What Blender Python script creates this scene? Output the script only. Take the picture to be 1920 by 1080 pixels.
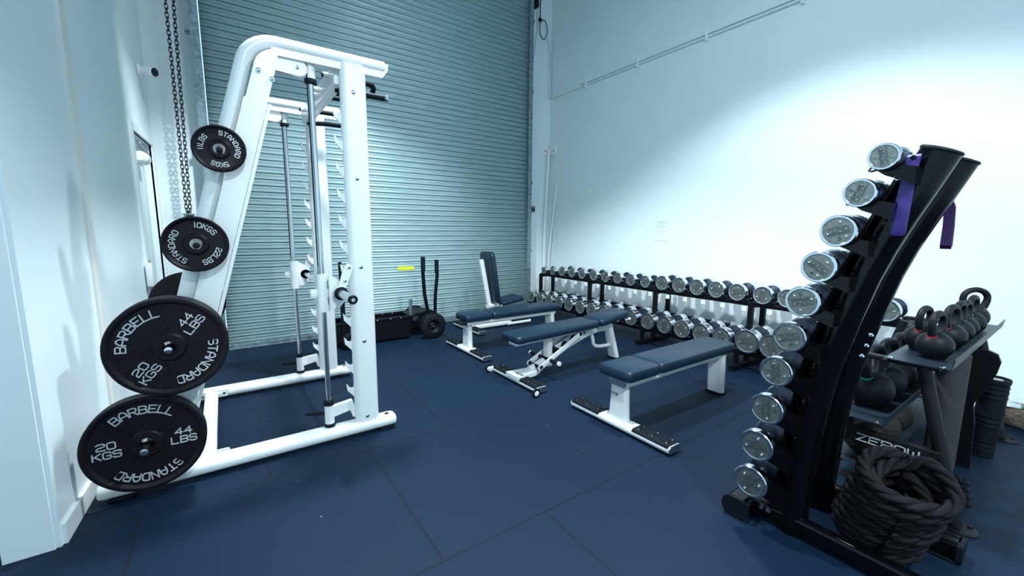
import bpy, bmesh, math, random
from mathutils import Vector, Matrix
from math import sin, cos, pi, radians, sqrt, atan2

for o in list(bpy.data.objects):
    bpy.data.objects.remove(o, do_unlink=True)
SC = bpy.context.scene
COL = SC.collection
random.seed(7)

# ------------------------------------------------------------------ camera
cam_data = bpy.data.cameras.new('camera')
cam = bpy.data.objects.new('camera', cam_data)
COL.objects.link(cam)
cam_data.sensor_width = 36.0
cam_data.lens = 772.0 / 1920.0 * 36.0
cam_data.clip_start = 0.05
YAW, PITCH, ROLL = radians(34.95), radians(7.95), radians(0.40)
fwd = Vector((sin(YAW) * cos(PITCH), cos(YAW) * cos(PITCH), -sin(PITCH)))
rgt = Vector((cos(YAW), -sin(YAW), 0))
upv = rgt.cross(fwd)
r2 = cos(ROLL) * rgt + sin(ROLL) * upv
u2 = -sin(ROLL) * rgt + cos(ROLL) * upv
mw = Matrix((( r2.x, u2.x, -fwd.x, 0), (r2.y, u2.y, -fwd.y, 0), (r2.z, u2.z, -fwd.z, 1.27), (0, 0, 0, 1)))
cam.matrix_world = mw
SC.camera = cam

# ------------------------------------------------------------------ world, lights, exposure
W = bpy.data.worlds.new('world')
SC.world = W
W.use_nodes = True
bg = W.node_tree.nodes['Background']
bg.inputs[0].default_value = (0.54, 0.83, 1.0, 1)
bg.inputs[1].default_value = 1.15
SC.view_settings.view_transform = 'Standard'
SC.view_settings.look = 'None'
SC.view_settings.exposure = 0.16
SC.view_settings.gamma = 1.0
SC.view_settings.use_curve_mapping = False

LAMP_COL = (0.80, 0.94, 1.0)
LAMPS = [  # x, y, z, power, half angle of the reflector cutoff (degrees)
    (0.90, 2.90, 4.20, 172, 58.0),
    (2.45, 1.40, 4.20, 105, 56.0),
    (0.60, -1.70, 4.20, 185, 74.0),  # added behind the camera as fill for faces turned towards it
]

# ------------------------------------------------------------------ materials
def mat(name, col, rough=0.5, metal=0.0, spec=0.5, coat=0.0, coat_rough=0.1):
    m = bpy.data.materials.new(name)
    m.use_nodes = True
    b = m.node_tree.nodes['Principled BSDF']
    b.inputs['Base Color'].default_value = (*col, 1)
    b.inputs['Roughness'].default_value = rough
    b.inputs['Metallic'].default_value = metal
    b.inputs['Specular IOR Level'].default_value = spec
    b.inputs['Coat Weight'].default_value = coat
    b.inputs['Coat Roughness'].default_value = coat_rough
    return m

def nd(m, typ, **kw):
    n = m.node_tree.nodes.new(typ)
    for k, v in kw.items():
        setattr(n, k, v)
    return n

def lk(m, a, b):
    m.node_tree.links.new(a, b)

def vary(m, scale, c0, c1, bump=0.0, detail=6, mapscale=(1, 1, 1), dist=0.01, lo=0.35, hi=0.65):
    """noise colour variation plus noise bump in object coordinates"""
    b = m.node_tree.nodes['Principled BSDF']
    tc = nd(m, 'ShaderNodeTexCoord'); mp = nd(m, 'ShaderNodeMapping')
    mp.inputs['Scale'].default_value = mapscale
    lk(m, tc.outputs['Object'], mp.inputs['Vector'])
    n = nd(m, 'ShaderNodeTexNoise'); n.inputs['Scale'].default_value = scale; n.inputs['Detail'].default_value = detail
    lk(m, mp.outputs[0], n.inputs['Vector'])
    r = nd(m, 'ShaderNodeValToRGB')
    r.color_ramp.elements[0].position = lo; r.color_ramp.elements[1].position = hi
    r.color_ramp.elements[0].color = (*c0, 1); r.color_ramp.elements[1].color = (*c1, 1)
    lk(m, n.outputs[0], r.inputs[0]); lk(m, r.outputs[0], b.inputs['Base Color'])
    if bump:
        bp = nd(m, 'ShaderNodeBump'); bp.inputs['Strength'].default_value = bump; bp.inputs['Distance'].default_value = dist
        lk(m, n.outputs[0], bp.inputs['Height']); lk(m, bp.outputs[0], b.inputs['Normal'])
    return n, r

M = {}
M['wall'] = mat('wall_paint', (0.80, 0.86, 0.88), 0.55)
vary(M['wall'], 2.5, (0.79, 0.85, 0.87), (0.82, 0.875, 0.89), 0.03, 8)
M['wall_left'] = mat('wall_paint_gloss', (0.86, 0.92, 0.95), 0.4)
M['trim'] = mat('trim_paint', (0.90, 0.90, 0.90), 0.4)
M['cream'] = mat('cream_bead', (0.86, 0.84, 0.80), 0.4)
M['door'] = mat('door_paint', (0.72, 0.82, 0.82), 0.4)
M['ceil'] = mat('ceiling_panel', (0.55, 0.6, 0.62), 0.8)
M['white'] = mat('white_powder_coat', (0.74, 0.75, 0.75), 0.3, coat=0.2, coat_rough=0.2)
M['blackgloss'] = mat('black_gloss_paint', (0.002, 0.002, 0.003), 0.14, spec=0.22)
M['black'] = mat('black_satin_paint', (0.003, 0.003, 0.005), 0.45, spec=0.18)
M['cone'] = mat('dark_head_cone', (0.05, 0.06, 0.085), 0.34, 0.9)
M['blackmatt'] = mat('black_matt_steel', (0.006, 0.006, 0.008), 0.5, spec=0.25)
M['rubber'] = mat('black_rubber', (0.004, 0.006, 0.010), 0.6, spec=0.18)
M['plateiron'] = mat('cast_iron_plate', (0.012, 0.009, 0.012), 0.45, spec=0.2)
vary(M['plateiron'], 60, (0.006, 0.004, 0.006), (0.009, 0.006, 0.009), 0.06, 4)
M['silverpaint'] = mat('silver_lettering', (0.62, 0.60, 0.62), 0.4, 0.3)
M['chrome'] = mat('chrome', (0.64, 0.67, 0.71), 0.15, 1.0)
M['steel'] = mat('brushed_steel', (0.62, 0.66, 0.70), 0.28, 1.0)
M['facemetal'] = mat('stamped_end_plate', (0.34, 0.36, 0.33), 0.42, 0.9)
vary(M['facemetal'], 90, (0.24, 0.25, 0.225), (0.32, 0.33, 0.30), 0.08, 4)
M['engrave'] = mat('engraved_lettering', (0.03, 0.035, 0.035), 0.6)
M['zinc'] = mat('galvanised_steel', (0.22, 0.30, 0.33), 0.45, 0.6)
vary(M['zinc'], 30, (0.16, 0.22, 0.25), (0.30, 0.38, 0.42), 0.05, 6)
M['vinyl'] = mat('black_vinyl', (0.014, 0.032, 0.052), 0.42, spec=0.5)
vary(M['vinyl'], 300, (0.001, 0.014, 0.034), (0.002, 0.018, 0.041), 0.12, 2, dist=0.002)
M['yellow'] = mat('yellow_sticker', (0.75, 0.80, 0.01), 0.5)
M['paper'] = mat('paper', (0.80, 0.86, 0.90), 0.6)
M['ink'] = mat('pale_print', (0.42, 0.55, 0.62), 0.6)
M['bluesign'] = mat('blue_sign', (0.06, 0.16, 0.34), 0.4)
M['purple'] = mat('purple_rubber_band', (0.045, 0.022, 0.20), 0.42)
M['purpledark'] = mat('dark_purple_rubber_band', (0.035, 0.008, 0.07), 0.45)
M['kbcoat'] = mat('black_powder_coat', (0.005, 0.006, 0.009), 0.5, spec=0.22)
M['red'] = mat('red_band', (0.55, 0.02, 0.04), 0.45)
M['green'] = mat('green_band', (0.0, 0.42, 0.20), 0.4)
M['greyband'] = mat('grey_band', (0.5, 0.5, 0.52), 0.4)
M['shelf'] = mat('shelf_mesh_steel', (0.010, 0.018, 0.028), 0.42, 0.0, spec=0.35)
M['foamgrey'] = mat('grey_foam', (0.085, 0.08, 0.085), 0.7)
vary(M['foamgrey'], 260, (0.018, 0.017, 0.02), (0.05, 0.046, 0.05), 0.5, 2, dist=0.004)
M['ball'] = mat('ball_rubber', (0.02, 0.015, 0.014), 0.6, spec=0.25)
M['straw'] = mat('woven_straw', (0.13, 0.095, 0.075), 0.8)
vary(M['straw'], 60, (0.05, 0.035, 0.03), (0.24, 0.18, 0.14), 0.6, 3, (1, 1, 3))
M['cloth'] = mat('brown_leather', (0.12, 0.05, 0.03), 0.6)
M['greensole'] = mat('green_cloth', (0.02, 0.30, 0.20), 0.7)
M['skinrope'] = mat('black_rope', (0.006, 0.005, 0.007), 0.6, spec=0.22)
w = nd(M['skinrope'], 'ShaderNodeTexWave'); w.inputs['Scale'].default_value = 220; w.bands_direction = 'DIAGONAL'
tc = nd(M['skinrope'], 'ShaderNodeTexCoord'); bp = nd(M['skinrope'], 'ShaderNodeBump')
bp.inputs['Strength'].default_value = 0.5; bp.inputs['Distance'].default_value = 0.002
lk(M['skinrope'], tc.outputs['Object'], w.inputs['Vector']); lk(M['skinrope'], w.outputs['Fac'], bp.inputs['Height'])
lk(M['skinrope'], bp.outputs[0], M['skinrope'].node_tree.nodes['Principled BSDF'].inputs['Normal'])
M['lens'] = mat('dark_glass', (0.01, 0.01, 0.012), 0.08)
M['lampglow'] = mat('lamp_lens', (0.9, 0.95, 1.0), 0.4)
b_ = M['lampglow'].node_tree.nodes['Principled BSDF']
b_.inputs['Emission Color'].default_value = (*LAMP_COL, 1); b_.inputs['Emission Strength'].default_value = 70.0

# roller shutter: pale galvanised sheet, streaky
m = M['shutter'] = mat('shutter_sheet', (0.40, 0.52, 0.54), 0.40, 0.25)
vary(m, 9, (0.36, 0.50, 0.52), (0.47, 0.61, 0.63), 0.02, 8, (0.35, 1, 6), lo=0.3, hi=0.7)

# rubber floor tiles: staggered seams, faint scuffs, sparse light crumbs
m = M['floor'] = mat('rubber_floor_tile', (0.02, 0.045, 0.075), 0.62, spec=0.22)
b = m.node_tree.nodes['Principled BSDF']
tc = nd(m, 'ShaderNodeTexCoord')
mp = nd(m, 'ShaderNodeMapping'); mp.inputs['Location'].default_value = (-0.11 + 10.0, -0.33 + 0.99 * 11, 0)
lk(m, tc.outputs['Object'], mp.inputs['Vector'])
br = nd(m, 'ShaderNodeTexBrick')
br.inputs['Scale'].default_value = 1.0; br.inputs['Brick Width'].default_value = 1.0; br.inputs['Row Height'].default_value = 0.99
br.inputs['Mortar Size'].default_value = 0.005; br.inputs['Mortar Smooth'].default_value = 0.3
br.offset = 0.5; br.offset_frequency = 2
lk(m, mp.outputs[0], br.inputs['Vector'])
n1 = nd(m, 'ShaderNodeTexNoise'); n1.inputs['Scale'].default_value = 1.7; n1.inputs['Detail'].default_value = 8
lk(m, tc.outputs['Object'], n1.inputs['Vector'])
rp = nd(m, 'ShaderNodeValToRGB')
rp.color_ramp.elements[0].position = 0.3; rp.color_ramp.elements[1].position = 0.72
rp.color_ramp.elements[0].color = (0.001, 0.010, 0.029, 1); rp.color_ramp.elements[1].color = (0.0015, 0.013, 0.034, 1)
lk(m, n1.outputs[0], rp.inputs[0])
vo = nd(m, 'ShaderNodeTexVoronoi'); vo.inputs['Scale'].default_value = 5.0
lk(m, tc.outputs['Object'], vo.inputs['Vector'])
lt = nd(m, 'ShaderNodeMath', operation='LESS_THAN'); lt.inputs[1].default_value = 0.022
lk(m, vo.outputs['Distance'], lt.inputs[0])
mxs = nd(m, 'ShaderNodeMix', data_type='RGBA'); mxs.inputs[7].default_value = (0.13, 0.2, 0.26, 1)
lk(m, lt.outputs[0], mxs.inputs[0]); lk(m, rp.outputs[0], mxs.inputs[6])
mx = nd(m, 'ShaderNodeMix', data_type='RGBA'); mx.inputs[7].default_value = (0.004, 0.008, 0.016, 1)
lk(m, br.outputs['Fac'], mx.inputs[0]); lk(m, mxs.outputs[2], mx.inputs[6])
lk(m, mx.outputs[2], b.inputs['Base Color'])
n2 = nd(m, 'ShaderNodeTexNoise'); n2.inputs['Scale'].default_value = 420; n2.inputs['Detail'].default_value = 2
lk(m, tc.outputs['Object'], n2.inputs['Vector'])
b1 = nd(m, 'ShaderNodeBump'); b1.inputs['Strength'].default_value = 0.12; b1.inputs['Distance'].default_value = 0.002
lk(m, n2.outputs[0], b1.inputs['Height'])
b2 = nd(m, 'ShaderNodeBump', invert=True); b2.inputs['Strength'].default_value = 0.8; b2.inputs['Distance'].default_value = 0.004
lk(m, br.outputs['Fac'], b2.inputs['Height']); lk(m, b1.outputs[0], b2.inputs['Normal']); lk(m, b2.outputs[0], b.inputs['Normal'])

# medicine ball tread
b = M['ball'].node_tree.nodes['Principled BSDF']
vo = nd(M['ball'], 'ShaderNodeTexVoronoi', feature='DISTANCE_TO_EDGE'); vo.inputs['Scale'].default_value = 38
tc = nd(M['ball'], 'ShaderNodeTexCoord'); bp = nd(M['ball'], 'ShaderNodeBump'); bp.inputs['Strength'].default_value = 1.0
bp.inputs['Distance'].default_value = 0.006
lk(M['ball'], tc.outputs['Object'], vo.inputs['Vector']); lk(M['ball'], vo.outputs['Distance'], bp.inputs['Height']); lk(M['ball'], bp.outputs[0], b.inputs['Normal'])

# ------------------------------------------------------------------ mesh helpers
def V(*a):
    return Vector(a)

class MB:
    """collects shapes into one bmesh"""
    def __init__(self):
        self.bm = bmesh.new()
    def xf(self, verts, mtx):
        bmesh.ops.transform(self.bm, matrix=mtx, verts=verts)
    def box(self, c, s, rot=None, bev=0.0, seg=2):
        r = bmesh.ops.create_cube(self.bm, size=1.0)
        vs = r['verts']
        bmesh.ops.scale(self.bm, vec=Vector(s), verts=vs)
        if bev:
            es = list({e for v in vs for e in v.link_edges})
            rb = bmesh.ops.bevel(self.bm, geom=es, offset=bev, segments=seg, profile=0.5, affect='EDGES')
            vs = list({v for f in rb['faces'] for v in f.verts} | {v for v in vs if v.is_valid})
        m = Matrix.Translation(Vector(c))
        if rot is not None:
            m = m @ rot.to_4x4()
        self.xf(vs, m)
        return vs
    def ring_loft(self, rings, cap=True, closed=False):
        bm = self.bm
        vr = [[bm.verts.new(p) for p in r] for r in rings]
        n = len(vr[0])
        cnt = len(vr) if closed else len(vr) - 1
        for i in range(cnt):
            a = vr[i]; b = vr[(i + 1) % len(vr)]
            for j in range(n):
                k = (j + 1) % n
                bm.faces.new((a[j], a[k], b[k], b[j]))
        if cap and not closed:
            bm.faces.new(list(reversed(vr[0])))
            bm.faces.new(vr[-1])
        return vr
    def sweep(self, pts, sect, up=(0, 0, 1), closed=False, scales=None):
        """sweep a 2D section (list of (a,b): a along side, b along up) along pts"""
        pts = [Vector(p) for p in pts]
        up = Vector(up)
        n = len(pts)
        rings = []
        for i, p in enumerate(pts):
            if closed:
                t = (pts[(i + 1) % n] - pts[(i - 1) % n])
            elif i == 0:
                t = pts[1] - pts[0]
            elif i == n - 1:
                t = pts[-1] - pts[-2]
            else:
                t = (pts[i + 1] - p).normalized() + (p - pts[i - 1]).normalized()
            t.normalize()
            side = t.cross(up)
            if side.length < 1e-5:
                side = t.cross(Vector((0, 1, 0)))
            side.normalize()
            u = side.cross(t).normalized()
            k = 1.0
            if 0 < i < n - 1 and not closed:
                d = max(0.35, t.dot((p - pts[i - 1]).normalized()))
                k = 1.0 / d if False else 1.0
            s = scales[i] if scales else 1.0
            rings.append([p + side * a * s + u * b_ * s for a, b_ in sect])
        return self.ring_loft(rings, closed=closed)
    def tube(self, pts, r, seg=12, up=(0, 0, 1), closed=False, scales=None):
        return self.sweep(pts, circ(r, seg), up, closed, scales)
    def cyl(self, p0, p1, r0, r1=None, seg=20, bev=0.0):
        r1 = r0 if r1 is None else r1
        p0 = Vector(p0); p1 = Vector(p1)
        ax = (p1 - p0); L = ax.length; ax.normalize()
        a = ax.orthogonal().normalized(); b = ax.cross(a)
        prof = []
        if bev:
            prof = [(0, r0 - bev), (bev * 0.3, r0 - bev * 0.3), (bev, r0), (L - bev, r1), (L - bev * 0.3, r1 - bev * 0.3), (L, r1 - bev)]
        else:
            prof = [(0, r0), (L, r1)]
        self.ring_loft([[p0 + ax * h + (a * cos(2 * pi * k / seg) + b * sin(2 * pi * k / seg)) * r for k in range(seg)] for h, r in prof])
    def lathe(self, prof, p0=(0, 0, 0), ax=(0, 0, 1), seg=32, closed=False):
        """profile of (height along axis, radius); open ends capped when the radius is above zero"""
        p0 = Vector(p0); ax = Vector(ax).normalized()
        a = ax.orthogonal().normalized(); b = ax.cross(a)
        rings = [[p0 + ax * h + (a * cos(2 * pi * k / seg) + b * sin(2 * pi * k / seg)) * max(r, 1e-4) for k in range(seg)] for h, r in prof]
        self.ring_loft(rings, cap=not closed, closed=closed)
    def prism(self, poly, t, o=(0, 0, 0), ex=(1, 0, 0), ey=(0, 0, 1), n=None):
        """extrude a 2D polygon by t along n (from o)"""
        o = Vector(o); ex = Vector(ex).normalized(); ey = Vector(ey).normalized()
        nn = Vector(n).normalized() if n is not None else ex.cross(ey)
        A = [self.bm.verts.new(o + ex * x + ey * y) for x, y in poly]
        B = [self.bm.verts.new(o + ex * x + ey * y + nn * t) for x, y in poly]
        self.bm.faces.new(A); self.bm.faces.new(list(reversed(B)))
        k = len(poly)
        for i in range(k):
            j = (i + 1) % k
            self.bm.faces.new((A[i], B[i], B[j], A[j]))
    def sphere(self, c, r, sc=(1, 1, 1), u=24, v=16):
        rr = bmesh.ops.create_uvsphere(self.bm, u_segments=u, v_segments=v, radius=r)
        bmesh.ops.scale(self.bm, vec=Vector(sc), verts=rr['verts'])
        bmesh.ops.translate(self.bm, vec=Vector(c), verts=rr['verts'])
    def build(self, name, material, parent=None, smooth=True, angle=38, loc=None):
        bm = self.bm
        bmesh.ops.recalc_face_normals(bm, faces=bm.faces[:])
        me = bpy.data.meshes.new(name)
        off = None
        if loc is not None:
            bmesh.ops.translate(bm, vec=-Vector(loc), verts=bm.verts[:])
        bm.to_mesh(me); bm.free()
        me.materials.append(material)
        if smooth:
            for p in me.polygons:
                p.use_smooth = True
            try:
                me.set_sharp_from_angle(angle=radians(angle))
            except Exception:
                pass
        o = bpy.data.objects.new(name, me)
        COL.objects.link(o)
        if parent is not None:
            o.parent = parent
            # meshes are written in world space unless the parent sits at the origin
            if parent.get('_w'):
                pl = root_loc(parent)
                for v in me.vertices:
                    v.co -= pl
        elif loc is not None:
            o.location = loc
        if o.parent is not None and parent.get('_w'):
            o['_w'] = 1
        return o

def root_loc(o):
    l = Vector((0, 0, 0))
    while o is not None:
        l += o.location
        o = o.parent
    return l

def circ(r, seg=12, ry=None):
    ry = r if ry is None else ry
    return [(r * cos(2 * pi * k / seg), ry * sin(2 * pi * k / seg)) for k in range(seg)]

def rrect(w, h, r, seg=4):
    """rounded rectangle outline, centred"""
    r = min(r, w / 2 - 1e-5, h / 2 - 1e-5)
    out = []
    for cx, cy, a0 in ((w / 2 - r, h / 2 - r, 0), (-w / 2 + r, h / 2 - r, 90), (-w / 2 + r, -h / 2 + r, 180), (w / 2 - r, -h / 2 + r, 270)):
        for k in range(seg + 1):
            a = radians(a0 + 90 * k / seg)
            out.append((cx + r * cos(a), cy + r * sin(a)))
    return out

def thing(name, label, cat, loc=(0, 0, 0), rotz=0.0, group=None, world=True):
    o = bpy.data.objects.new(name, None)
    o.empty_display_size = 0.1
    COL.objects.link(o)
    o.location = loc
    o.rotation_euler = (0, 0, rotz)
    o['label'] = label; o['category'] = cat
    if group:
        o['group'] = group
    if world:
        o['_w'] = 1
    return o

def tag(o, label, cat, group=None):
    o['label'] = label; o['category'] = cat
    if group:
        o['group'] = group
    return o

def struct(o):
    o['kind'] = 'structure'
    return o

def kids(o):
    return [c for c in bpy.data.objects if c.parent == o]

def dup(o, parent=None):
    c = o.copy(); COL.objects.link(c)
    if parent is not None:
        c.parent = parent
    for ch in kids_of.get(o.name, []):
        dup(ch, c)
    return c

kids_of = {}
def index_kids():
    kids_of.clear()
    for o in bpy.data.objects:
        if o.parent:
            kids_of.setdefault(o.parent.name, []).append(o)

# ------------------------------------------------------------------ squared stroke lettering (4 wide, 6 high)
G = {
 'A': [[(0,0),(0,4),(1.2,6),(2.8,6),(4,4),(4,0)],[(0,2.2),(4,2.2)]],
 'B': [[(0,0),(0,6),(3.2,6),(4,5.2),(4,3.9),(3.2,3.1),(0,3.1)],[(3.2,3.1),(4,2.3),(4,.8),(3.2,0),(0,0)]],
 'C': [[(4,5),(3.2,6),(.8,6),(0,5.2),(0,.8),(.8,0),(3.2,0),(4,1)]],
 'D': [[(0,0),(0,6),(2.8,6),(4,4.8),(4,1.2),(2.8,0),(0,0)]],
 'E': [[(4,6),(0,6),(0,0),(4,0)],[(0,3.1),(3.2,3.1)]],
 'G': [[(4,5),(3.2,6),(.8,6),(0,5.2),(0,.8),(.8,0),(3.2,0),(4,.8),(4,2.8),(2.2,2.8)]],
 'K': [[(0,0),(0,6)],[(4,6),(0,2.7)],[(1.2,3.6),(4,0)]],
 'L': [[(0,6),(0,0),(3.8,0)]],
 'N': [[(0,0),(0,6),(4,0),(4,6)]],
 'O': [[(.9,0),(0,.9),(0,5.1),(.9,6),(3.1,6),(4,5.1),(4,.9),(3.1,0),(.9,0)]],
 'R': [[(0,0),(0,6),(3.2,6),(4,5.2),(4,3.7),(3.2,2.9),(0,2.9)],[(2,2.9),(4,0)]],
 'S': [[(4,5.1),(3.2,6),(.8,6),(0,5.2),(0,3.9),(.8,3.1),(3.2,3.1),(4,2.3),(4,.8),(3.2,0),(.8,0),(0,.9)]],
 'T': [[(0,6),(4,6)],[(2,6),(2,0)]],
 'Z': [[(0,6),(4,6),(0,0),(4,0)]],
 'W': [[(0,6),(0,.8),(.8,0),(3.2,0),(4,.8),(4,6)],[(2,0),(2,4.5)]],
 '0': [[(.9,0),(0,.9),(0,5.1),(.9,6),(3.1,6),(4,5.1),(4,.9),(3.1,0),(.9,0)]],
 '1': [[(2,0),(2,6)]],
 '2': [[(0,5.1),(.8,6),(3.2,6),(4,5.1),(4,3.9),(3.2,3.2),(.8,2.6),(0,1.8),(0,0),(4,0)]],
 '3': [[(0,6),(4,6),(2,3.4),(3.2,3.4),(4,2.5),(4,.8),(3.2,0),(.8,0),(0,.9)]],
 '4': [[(3,0),(3,6),(0,2),(4,2)]],
 '5': [[(4,6),(0,6),(0,3.5),(3.2,3.5),(4,2.7),(4,.8),(3.2,0),(.8,0),(0,.8)]],
 '6': [[(4,5.2),(3.2,6),(.8,6),(0,5.2),(0,.8),(.8,0),(3.2,0),(4,.8),(4,2.5),(3.2,3.3),(0,3.3)]],
 '7': [[(0,6),(4,6),(1.5,0)]],
 '8': [[(.8,3.2),(0,4),(0,5.2),(.8,6),(3.2,6),(4,5.2),(4,4),(3.2,3.2),(.8,3.2),(0,2.4),(0,.8),(.8,0),(3.2,0),(4,.8),(4,2.4),(3.2,3.2)]],
 '9': [[(0,.8),(.8,0),(3.2,0),(4,.8),(4,5.2),(3.2,6),(.8,6),(0,5.2),(0,3.6),(.8,2.8),(4,2.8)]],
}

def stroke(mb, pts, w, t, frame):
    """polyline ribbon with mitred joints; frame maps (x, y, z) to 3D"""
    n = len(pts)
    closed = n > 2 and pts[0] == pts[-1]
    P = [Vector((p[0], p[1])) for p in pts]
    L = []; R = []
    for i in range(n):
        if closed:
            a = P[(i - 1) % (n - 1)] if i > 0 else P[n - 2]
            b = P[i + 1] if i < n - 1 else P[1]
            d0 = (P[i] - a).normalized(); d1 = (b - P[i]).normalized()
        else:
            d0 = (P[i] - P[i - 1]).normalized() if i > 0 else (P[1] - P[0]).normalized()
            d1 = (P[i + 1] - P[i]).normalized() if i < n - 1 else (P[-1] - P[-2]).normalized()
        n0 = Vector((-d0.y, d0.x)); n1 = Vector((-d1.y, d1.x))
        m = (n0 + n1)
        if m.length < 1e-4:
            m = n0
        m.normalize()
        k = 1.0 / max(0.45, m.dot(n0))
        ext = Vector((0, 0))
        if not closed and i == 0: ext = -d0 * w / 2
        if not closed and i == n - 1: ext = d1 * w / 2
        L.append(P[i] + m * k * w / 2 + ext); R.append(P[i] - m * k * w / 2 + ext)
    bm = mb.bm
    top = [(bm.verts.new(frame(a.x, a.y, t)), bm.verts.new(frame(b.x, b.y, t))) for a, b in zip(L, R)]
    bot = [(bm.verts.new(frame(a.x, a.y, 0)), bm.verts.new(frame(b.x, b.y, 0))) for a, b in zip(L, R)]
    for i in range(n - 1):
        bm.faces.new((top[i][0], top[i][1], top[i + 1][1], top[i + 1][0]))
        bm.faces.new((top[i][0], top[i + 1][0], bot[i + 1][0], bot[i][0]))
        bm.faces.new((top[i][1], bot[i][1], bot[i + 1][1], top[i + 1][1]))
    if not closed:
        bm.faces.new((top[0][0], bot[0][0], bot[0][1], top[0][1]))
        bm.faces.new((top[-1][0], top[-1][1], bot[-1][1], bot[-1][0]))

def glyph(mb, ch, h, w, sw, t, frame):
    """glyph centred on the frame origin"""
    for pl in G[ch]:
        stroke(mb, [((x - 2) / 4 * w, (y - 3) / 6 * h) for x, y in pl], sw, t, frame)

def text_line(mb, s, h, w, gap, sw, t, frame):
    adv = [w * (0.45 if c == '1' else 1.0) + gap if c != ' ' else w * 0.6 for c in s]
    x = -sum(adv) / 2
    for c, a in zip(s, adv):
        if c != ' ':
            cx = x + a / 2
            glyph(mb, c, h, w, sw, t, (lambda cx: (lambda u, v, z: frame(u + cx, v, z)))(cx))
        x += a

def text_arc(mb, s, R, mid, h, w, gap, sw, t, frame):
    """letters on a circle, tops outward, read clockwise; mid in degrees"""
    adv = [(w * (0.45 if c == '1' else 1.0) + gap) / R for c in s]
    tot = sum(adv); a = radians(mid) + tot / 2
    for c, d in zip(s, adv):
        th = a - d / 2
        if c != ' ':
            def fr(u, v, z, th=th):
                ca, sa = cos(th), sin(th)
                rx = (R + v); x = ca * rx + sa * u; y = sa * rx - ca * u
                return frame(x, y, z)
            glyph(mb, c, h, w, sw, t, fr)
        a -= d

# ================================================================== the room
YF = 5.30          # front wall face
XR = 4.42          # right wall face
ZC = 5.3
def wl(y, off=0.0):      # left wall face runs slightly inwards
    return -0.618 + 0.045 * (y - 2.3) + off
LA = math.atan(-0.045)   # its yaw
YS = 5.16          # shutter plane

mb = MB(); mb.box((2.4, 1.3, -0.05), (9.2, 8.6, 0.1)); struct(mb.build('floor', M['floor'], smooth=False))
mb = MB(); mb.box((XR + 0.1, 1.3, ZC / 2), (0.2, 8.6, ZC)); struct(mb.build('wall_right', M['wall'], smooth=False))
mb = MB(); mb.box((2.4, 1.3, ZC + 0.05), (9.2, 8.6, 0.1)); struct(mb.build('ceiling', M['ceil'], smooth=False))
# front wall: two piers and a head above the shutter opening
mb = MB()
mb.box(((-1.0 - 0.04) / 2, YF + 0.1, ZC / 2), (0.96, 0.2, ZC))
mb.box(((3.90 + XR + 0.2) / 2, YF + 0.1, ZC / 2), (XR + 0.2 - 3.90, 0.2, ZC))
mb.box((1.93, YF + 0.1, 5.05), (3.94, 0.2, 0.5))
struct(mb.build('wall_front', M['wall'], smooth=False))
# left wall with door opening (prisms in plan)
def wall_slab(mb, y0, y1, z0, z1, th=0.14, off=0.0):
    a = (wl(y0, off), y0); b = (wl(y1, off), y1)
    mb.prism([a, b, (b[0] - th, b[1]), (a[0] - th, a[1])], z1 - z0, (0, 0, z0), (1, 0, 0), (0, 1, 0), (0, 0, 1))
D0, D1, DH = 4.42, 5.19, 2.03
mb = MB()
wall_slab(mb, 2.255, D0, 0, ZC); wall_slab(mb, D1, YF + 0.2, 0, ZC); wall_slab(mb, D0, D1, DH, ZC)
struct(mb.build('wall_left', M['wall_left'], smooth=False))
mb = MB()
wall_slab(mb, 2.27, D0 - 0.07, 0, 0.085, 0.014, 0.014)
struct(mb.build('baseboard_left', M['trim'], smooth=False))
mb = MB()   # end casing of the left wall and its bead
mb.box((-0.705, 2.249, 2.6), (0.142, 0.012, 5.2), bev=0.003)
struct(mb.build('trim_1', M['trim'], smooth=False))
mb = MB()
wall_slab(mb, 3.05, 3.14, 0.085, ZC, 0.012, 0.012)
struct(mb.build('trim_2', M['cream'], smooth=False))
# wall of the dark passage beyond the casing
mb = MB(); mb.box((-1.5, 2.9, 2.6), (0.1, 1.4, 5.2)); struct(mb.build('wall_passage', M['ceil'], smooth=False))

# door in the left wall
door = struct(thing('door_1', 'x', 'x', (wl((D0 + D1) / 2), (D0 + D1) / 2, 0)))
for k in ('label', 'category'):
    del door[k]
mb = MB()
wall_slab(mb, D0 - 0.06, D0 + 0.0, 0, DH + 0.06, 0.03, 0.016)
wall_slab(mb, D1 - 0.0, D1 + 0.06, 0, DH + 0.06, 0.03, 0.016)
wall_slab(mb, D0, D1, DH, DH + 0.06, 0.03, 0.016)
mb.build('door_frame', M['trim'], door, smooth=False)
mb = MB(); wall_slab(mb, D0 + 0.004, D1 - 0.16, 0.008, DH - 0.01, 0.04, -0.06); leaf = mb.build('door_leaf', M['door'], door, smooth=False)
mb = MB(); wall_slab(mb, D1 - 0.155, D1 - 0.002, 0.008, DH - 0.01, 0.04, -0.055); mb.build('side_leaf', M['door'], door, smooth=False)
yy = D0 + 0.24
mb = MB(); mb.cyl((wl(yy) - 0.06, yy, 0.98), (wl(yy) - 0.015, yy, 0.98), 0.022, seg=16); mb.cyl((wl(yy) - 0.02, yy, 0.98), (wl(yy) - 0.02, yy + 0.1, 0.98), 0.009)
mb.build('door_handle', M['chrome'], leaf)
yy = D0 + 0.30
mb = MB(); mb.box((wl(yy) - 0.055, yy, 1.28), (0.006, 0.13, 0.24), Matrix.Rotation(LA, 3, 'Z'))
sg = mb.build('door_sign', M['bluesign'], leaf, smooth=False)
mb = MB()
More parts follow.
